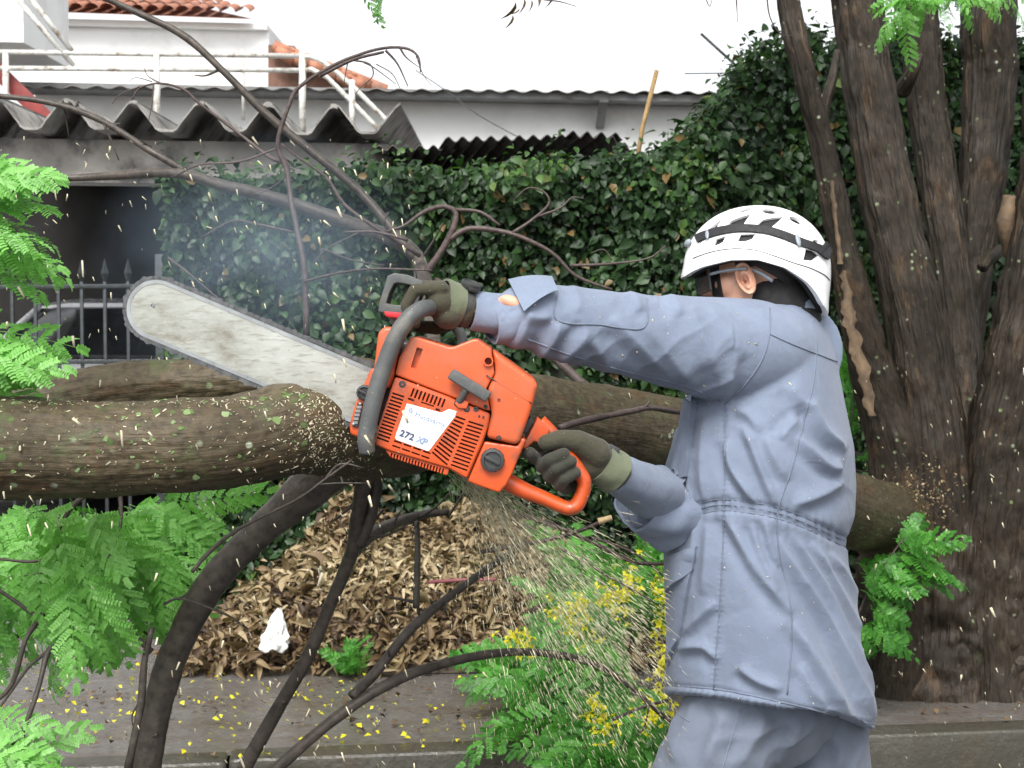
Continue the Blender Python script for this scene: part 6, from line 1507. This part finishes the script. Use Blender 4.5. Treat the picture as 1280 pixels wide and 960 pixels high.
# the plume thrown from under the saw
O0 = np.array(tuple(P(575, 585, 2.66))); n = 10000
ang = rng.normal(0, 1, n); dist = rng.random(n)**.75
ex = np.array([tuple(P(x, y, d)) for x, y, d in zip(790+95*rng.normal(0, .8, n), 850+75*rng.normal(0, .8, n), 2.95+.25*rng.normal(0, 1, n))])
D = ex-O0; T = O0+D*dist[:, None]*1.12+rng.normal(0, .012, (n, 3)); T[:, 2] -= .05*dist**2-.05*dist
k = (T[:, 2] > .3); T, D = T[k], D[k]; n = len(T)
D = D/np.linalg.norm(D, axis=1)[:, None]+rng.normal(0, .09, (n, 3))
px_ = proj(T); keep = px_[:, 0] < 834+rng.normal(0, 12, n); T, D = T[keep], D[keep]; n = len(T)
tv, tf = chip_template(1, .05, .04)
S = np.stack([rng.gamma(2.2, .0048, n)+.003]*3, 1); S[:, 1:] = rng.uniform(.007, .016, (n, 1))
tag(scatter_mesh('sawdust_plume', tv, tf, T, dir_rot(D), S, M_chip, None), 'pale sawdust and wood shavings flying down from the chainsaw', 'sawdust', kind='stuff')
# slivers falling everywhere round the cut
n = 900
px_ = np.concatenate([rng.uniform(0, 520, 560), rng.uniform(520, 1280, 340)]); py_ = np.concatenate([rng.uniform(170, 960, 560), rng.uniform(440, 960, 340)]); dd = np.concatenate([rng.uniform(2.2, 4.2, 560), rng.uniform(3.2, 5.2, 340)])
T = np.array([tuple(P(x, y, d)) for x, y, d in zip(px_, py_, dd)]); k = T[:, 2] > .2; T = T[k]; n = len(T)
D = np.stack([rng.normal(.25, .35, n), rng.normal(0, .3, n), -np.ones(n)+rng.normal(0, .35, n)], 1)
tv, tf = chip_template(1, .24, .09); S = rng.gamma(2.5, .0028, n)+.0035
tag(scatter_mesh('falling_chips', tv, tf, T, dir_rot(D), S, M_chipw, None), 'small pale wood chips falling through the air round the cut', 'wood chips', kind='stuff')
# chips lying on the log
lt = next(o for o in limb.children if o.name.startswith('trunk')); bvl = surf(lt)
T = []; Nn = []
for k in range(1150):
    if k < 800: x, y = random.gauss(405, 32), random.gauss(535, 45)
    elif k < 950: x, y = random.uniform(0, 330), 500+abs(random.gauss(0, 6))
    else: x, y = random.uniform(0, 420), random.uniform(500, 615)
    d_ = (P(x, y, 3)-CAMV).normalized(); loc, nr, _, dist = bvl.ray_cast(CAMV, d_)
    if loc is None or loc.y > 3.2: continue
    T.append(tuple(loc+nr*.001)); Nn.append(tuple(nr))
T = np.array(T); n = len(T); tv, tf = chip_template(1, .35, .1)
tag(scatter_mesh('sawdust', tv, tf, T, rot_from(np.array(Nn)+rng.normal(0, .25, (n, 3)), rng.uniform(0, 6.3, n)), rng.gamma(2.2, .0012, n)+.0012, M_chipw, limb), kind='stuff')
# sawdust stuck to the saw, the gloves and the jacket
dg = bpy.context.evaluated_depsgraph_get(); dg.update()
def dust(parent, srcs, n_, x0, x1, y0, y1, sz, name='sawdust', up=.0):
    bvs = [surf(o) for o in srcs]; T = []; Nn = []
    for k in range(n_):
        x, y = random.uniform(x0, x1), random.uniform(y0, y1); d_ = (P(x, y, 3)-CAMV).normalized(); best = None
        for bv in bvs:
            loc, nr, _, dist = bv.ray_cast(CAMV, d_)
            if loc is not None and (best is None or dist < best[2]): best = (loc, nr, dist)
        if best is None: continue
        nr = best[1] if best[1].dot(d_) < 0 else -best[1]
        if random.random() > .35+.65*max(0, nr.z)+up: continue
        T.append(tuple(best[0]+nr*.0006)); Nn.append(tuple(nr))
    T = np.array(T); m_ = len(T); tv, tf = chip_template(1, .4, .12)
    return tag(scatter_mesh(name, tv, tf, T, rot_from(np.array(Nn)+rng.normal(0, .2, (m_, 3)), rng.uniform(0, 6.3, m_)), rng.gamma(1.8, sz, m_)+sz*.8, M_chipw, parent), kind='stuff')
mo_ = [o for o in saw.children if o.type == 'MESH' and o.name.split('.')[0] in ('starter_cover', 'top_cover', 'filter_cover', 'front_cover', 'oil_tank', 'fuel_tank', 'rear_handle', 'front_handle', 'hand_guard', 'guide_bar')]
dust(saw, mo_, 900, 160, 745, 335, 650, .0007)
dust(man, [lg, rg, rf], 900, 505, 780, 345, 620, .0006)
dust(jk, [jk], 420, 600, 1100, 345, 900, .0011, up=.3)
# green lichen patches on the log
M_lich = leaf_mat('lichen', [(.06, .09, .03), (.1, .16, .05), (.2, .26, .13)], .9, .0)
T = []; Nn = []
for k in range(130):
    x = random.uniform(0, 400); y = random.choice([random.gauss(498, 8), random.uniform(495, 590)])
    if k > 95: x, y = random.gauss(225, 50), random.gauss(535, 28)
    loc, nr, _, dist = bvl.ray_cast(CAMV, (P(x, y, 3)-CAMV).normalized())
    if loc is None or loc.y > 3.2: continue
    T.append(tuple(loc+nr*.0008)); Nn.append(tuple(nr))
T = np.array(T); n = len(T)
tv = np.array([(0, 0, .12)]+[(math.cos(a)*(.8+.3*math.sin(3*a+1)), math.sin(a)*(.8+.25*math.cos(2*a)), 0) for a in np.linspace(0, 2*math.pi, 9, endpoint=False)]); tf = np.array([(0, 1+i, 1+(i+1) % 9) for i in range(9)])
S = np.stack([rng.gamma(2, .0016, n)+.0012]*3, 1); S[:, 1] *= rng.uniform(.5, 1.6, n)
tag(scatter_mesh('lichen', tv, tf, T, rot_from(np.array(Nn), rng.uniform(0, 6.3, n)), S, M_lich, limb, True), kind='stuff')
# blue exhaust smoke drifting over the guide bar
m, t, b = new_mat('exhaust_smoke'); t.nodes.remove(b)
pv = t.nodes.new('ShaderNodeVolumePrincipled'); pv.inputs['Color'].default_value = (.62, .8, 1, 1)
oc = coord(t, 'Object'); ln_ = t.nodes.new('ShaderNodeVectorMath'); ln_.operation = 'LENGTH'; t.links.new(oc, ln_.inputs[0])
fall = ramp(t, ln_.outputs['Value'], [(0, (1, 1, 1)), (.45, (.6,)*3), (1, (0, 0, 0))])
den = mix(t, 1.0, fall, ramp(t, tex_noise(t, worldpos(t), 5, 3, .55, .5), [(.34, (0, 0, 0)), (.66, (1, 1, 1))]), 'MULTIPLY')
mu = t.nodes.new('ShaderNodeMath'); mu.operation = 'MULTIPLY'; mu.inputs[1].default_value = 1.2; t.links.new(den, mu.inputs[0]); t.links.new(mu.outputs[0], pv.inputs['Density'])
t.links.new(pv.outputs[0], t.nodes['Material Output'].inputs['Volume'])
V, F = ellip_vf((0, 0, 0), (1, 1, 1), None, 24, 14)
sm = mesh_obj('exhaust_smoke', V, F, m); sm.location = P(330, 330, 3.55); sm.scale = (.42, .3, .33)
tag(sm, 'thin bluish exhaust smoke drifting above the guide bar', 'smoke', kind='stuff')
SC.cycles.volume_step_rate = 4
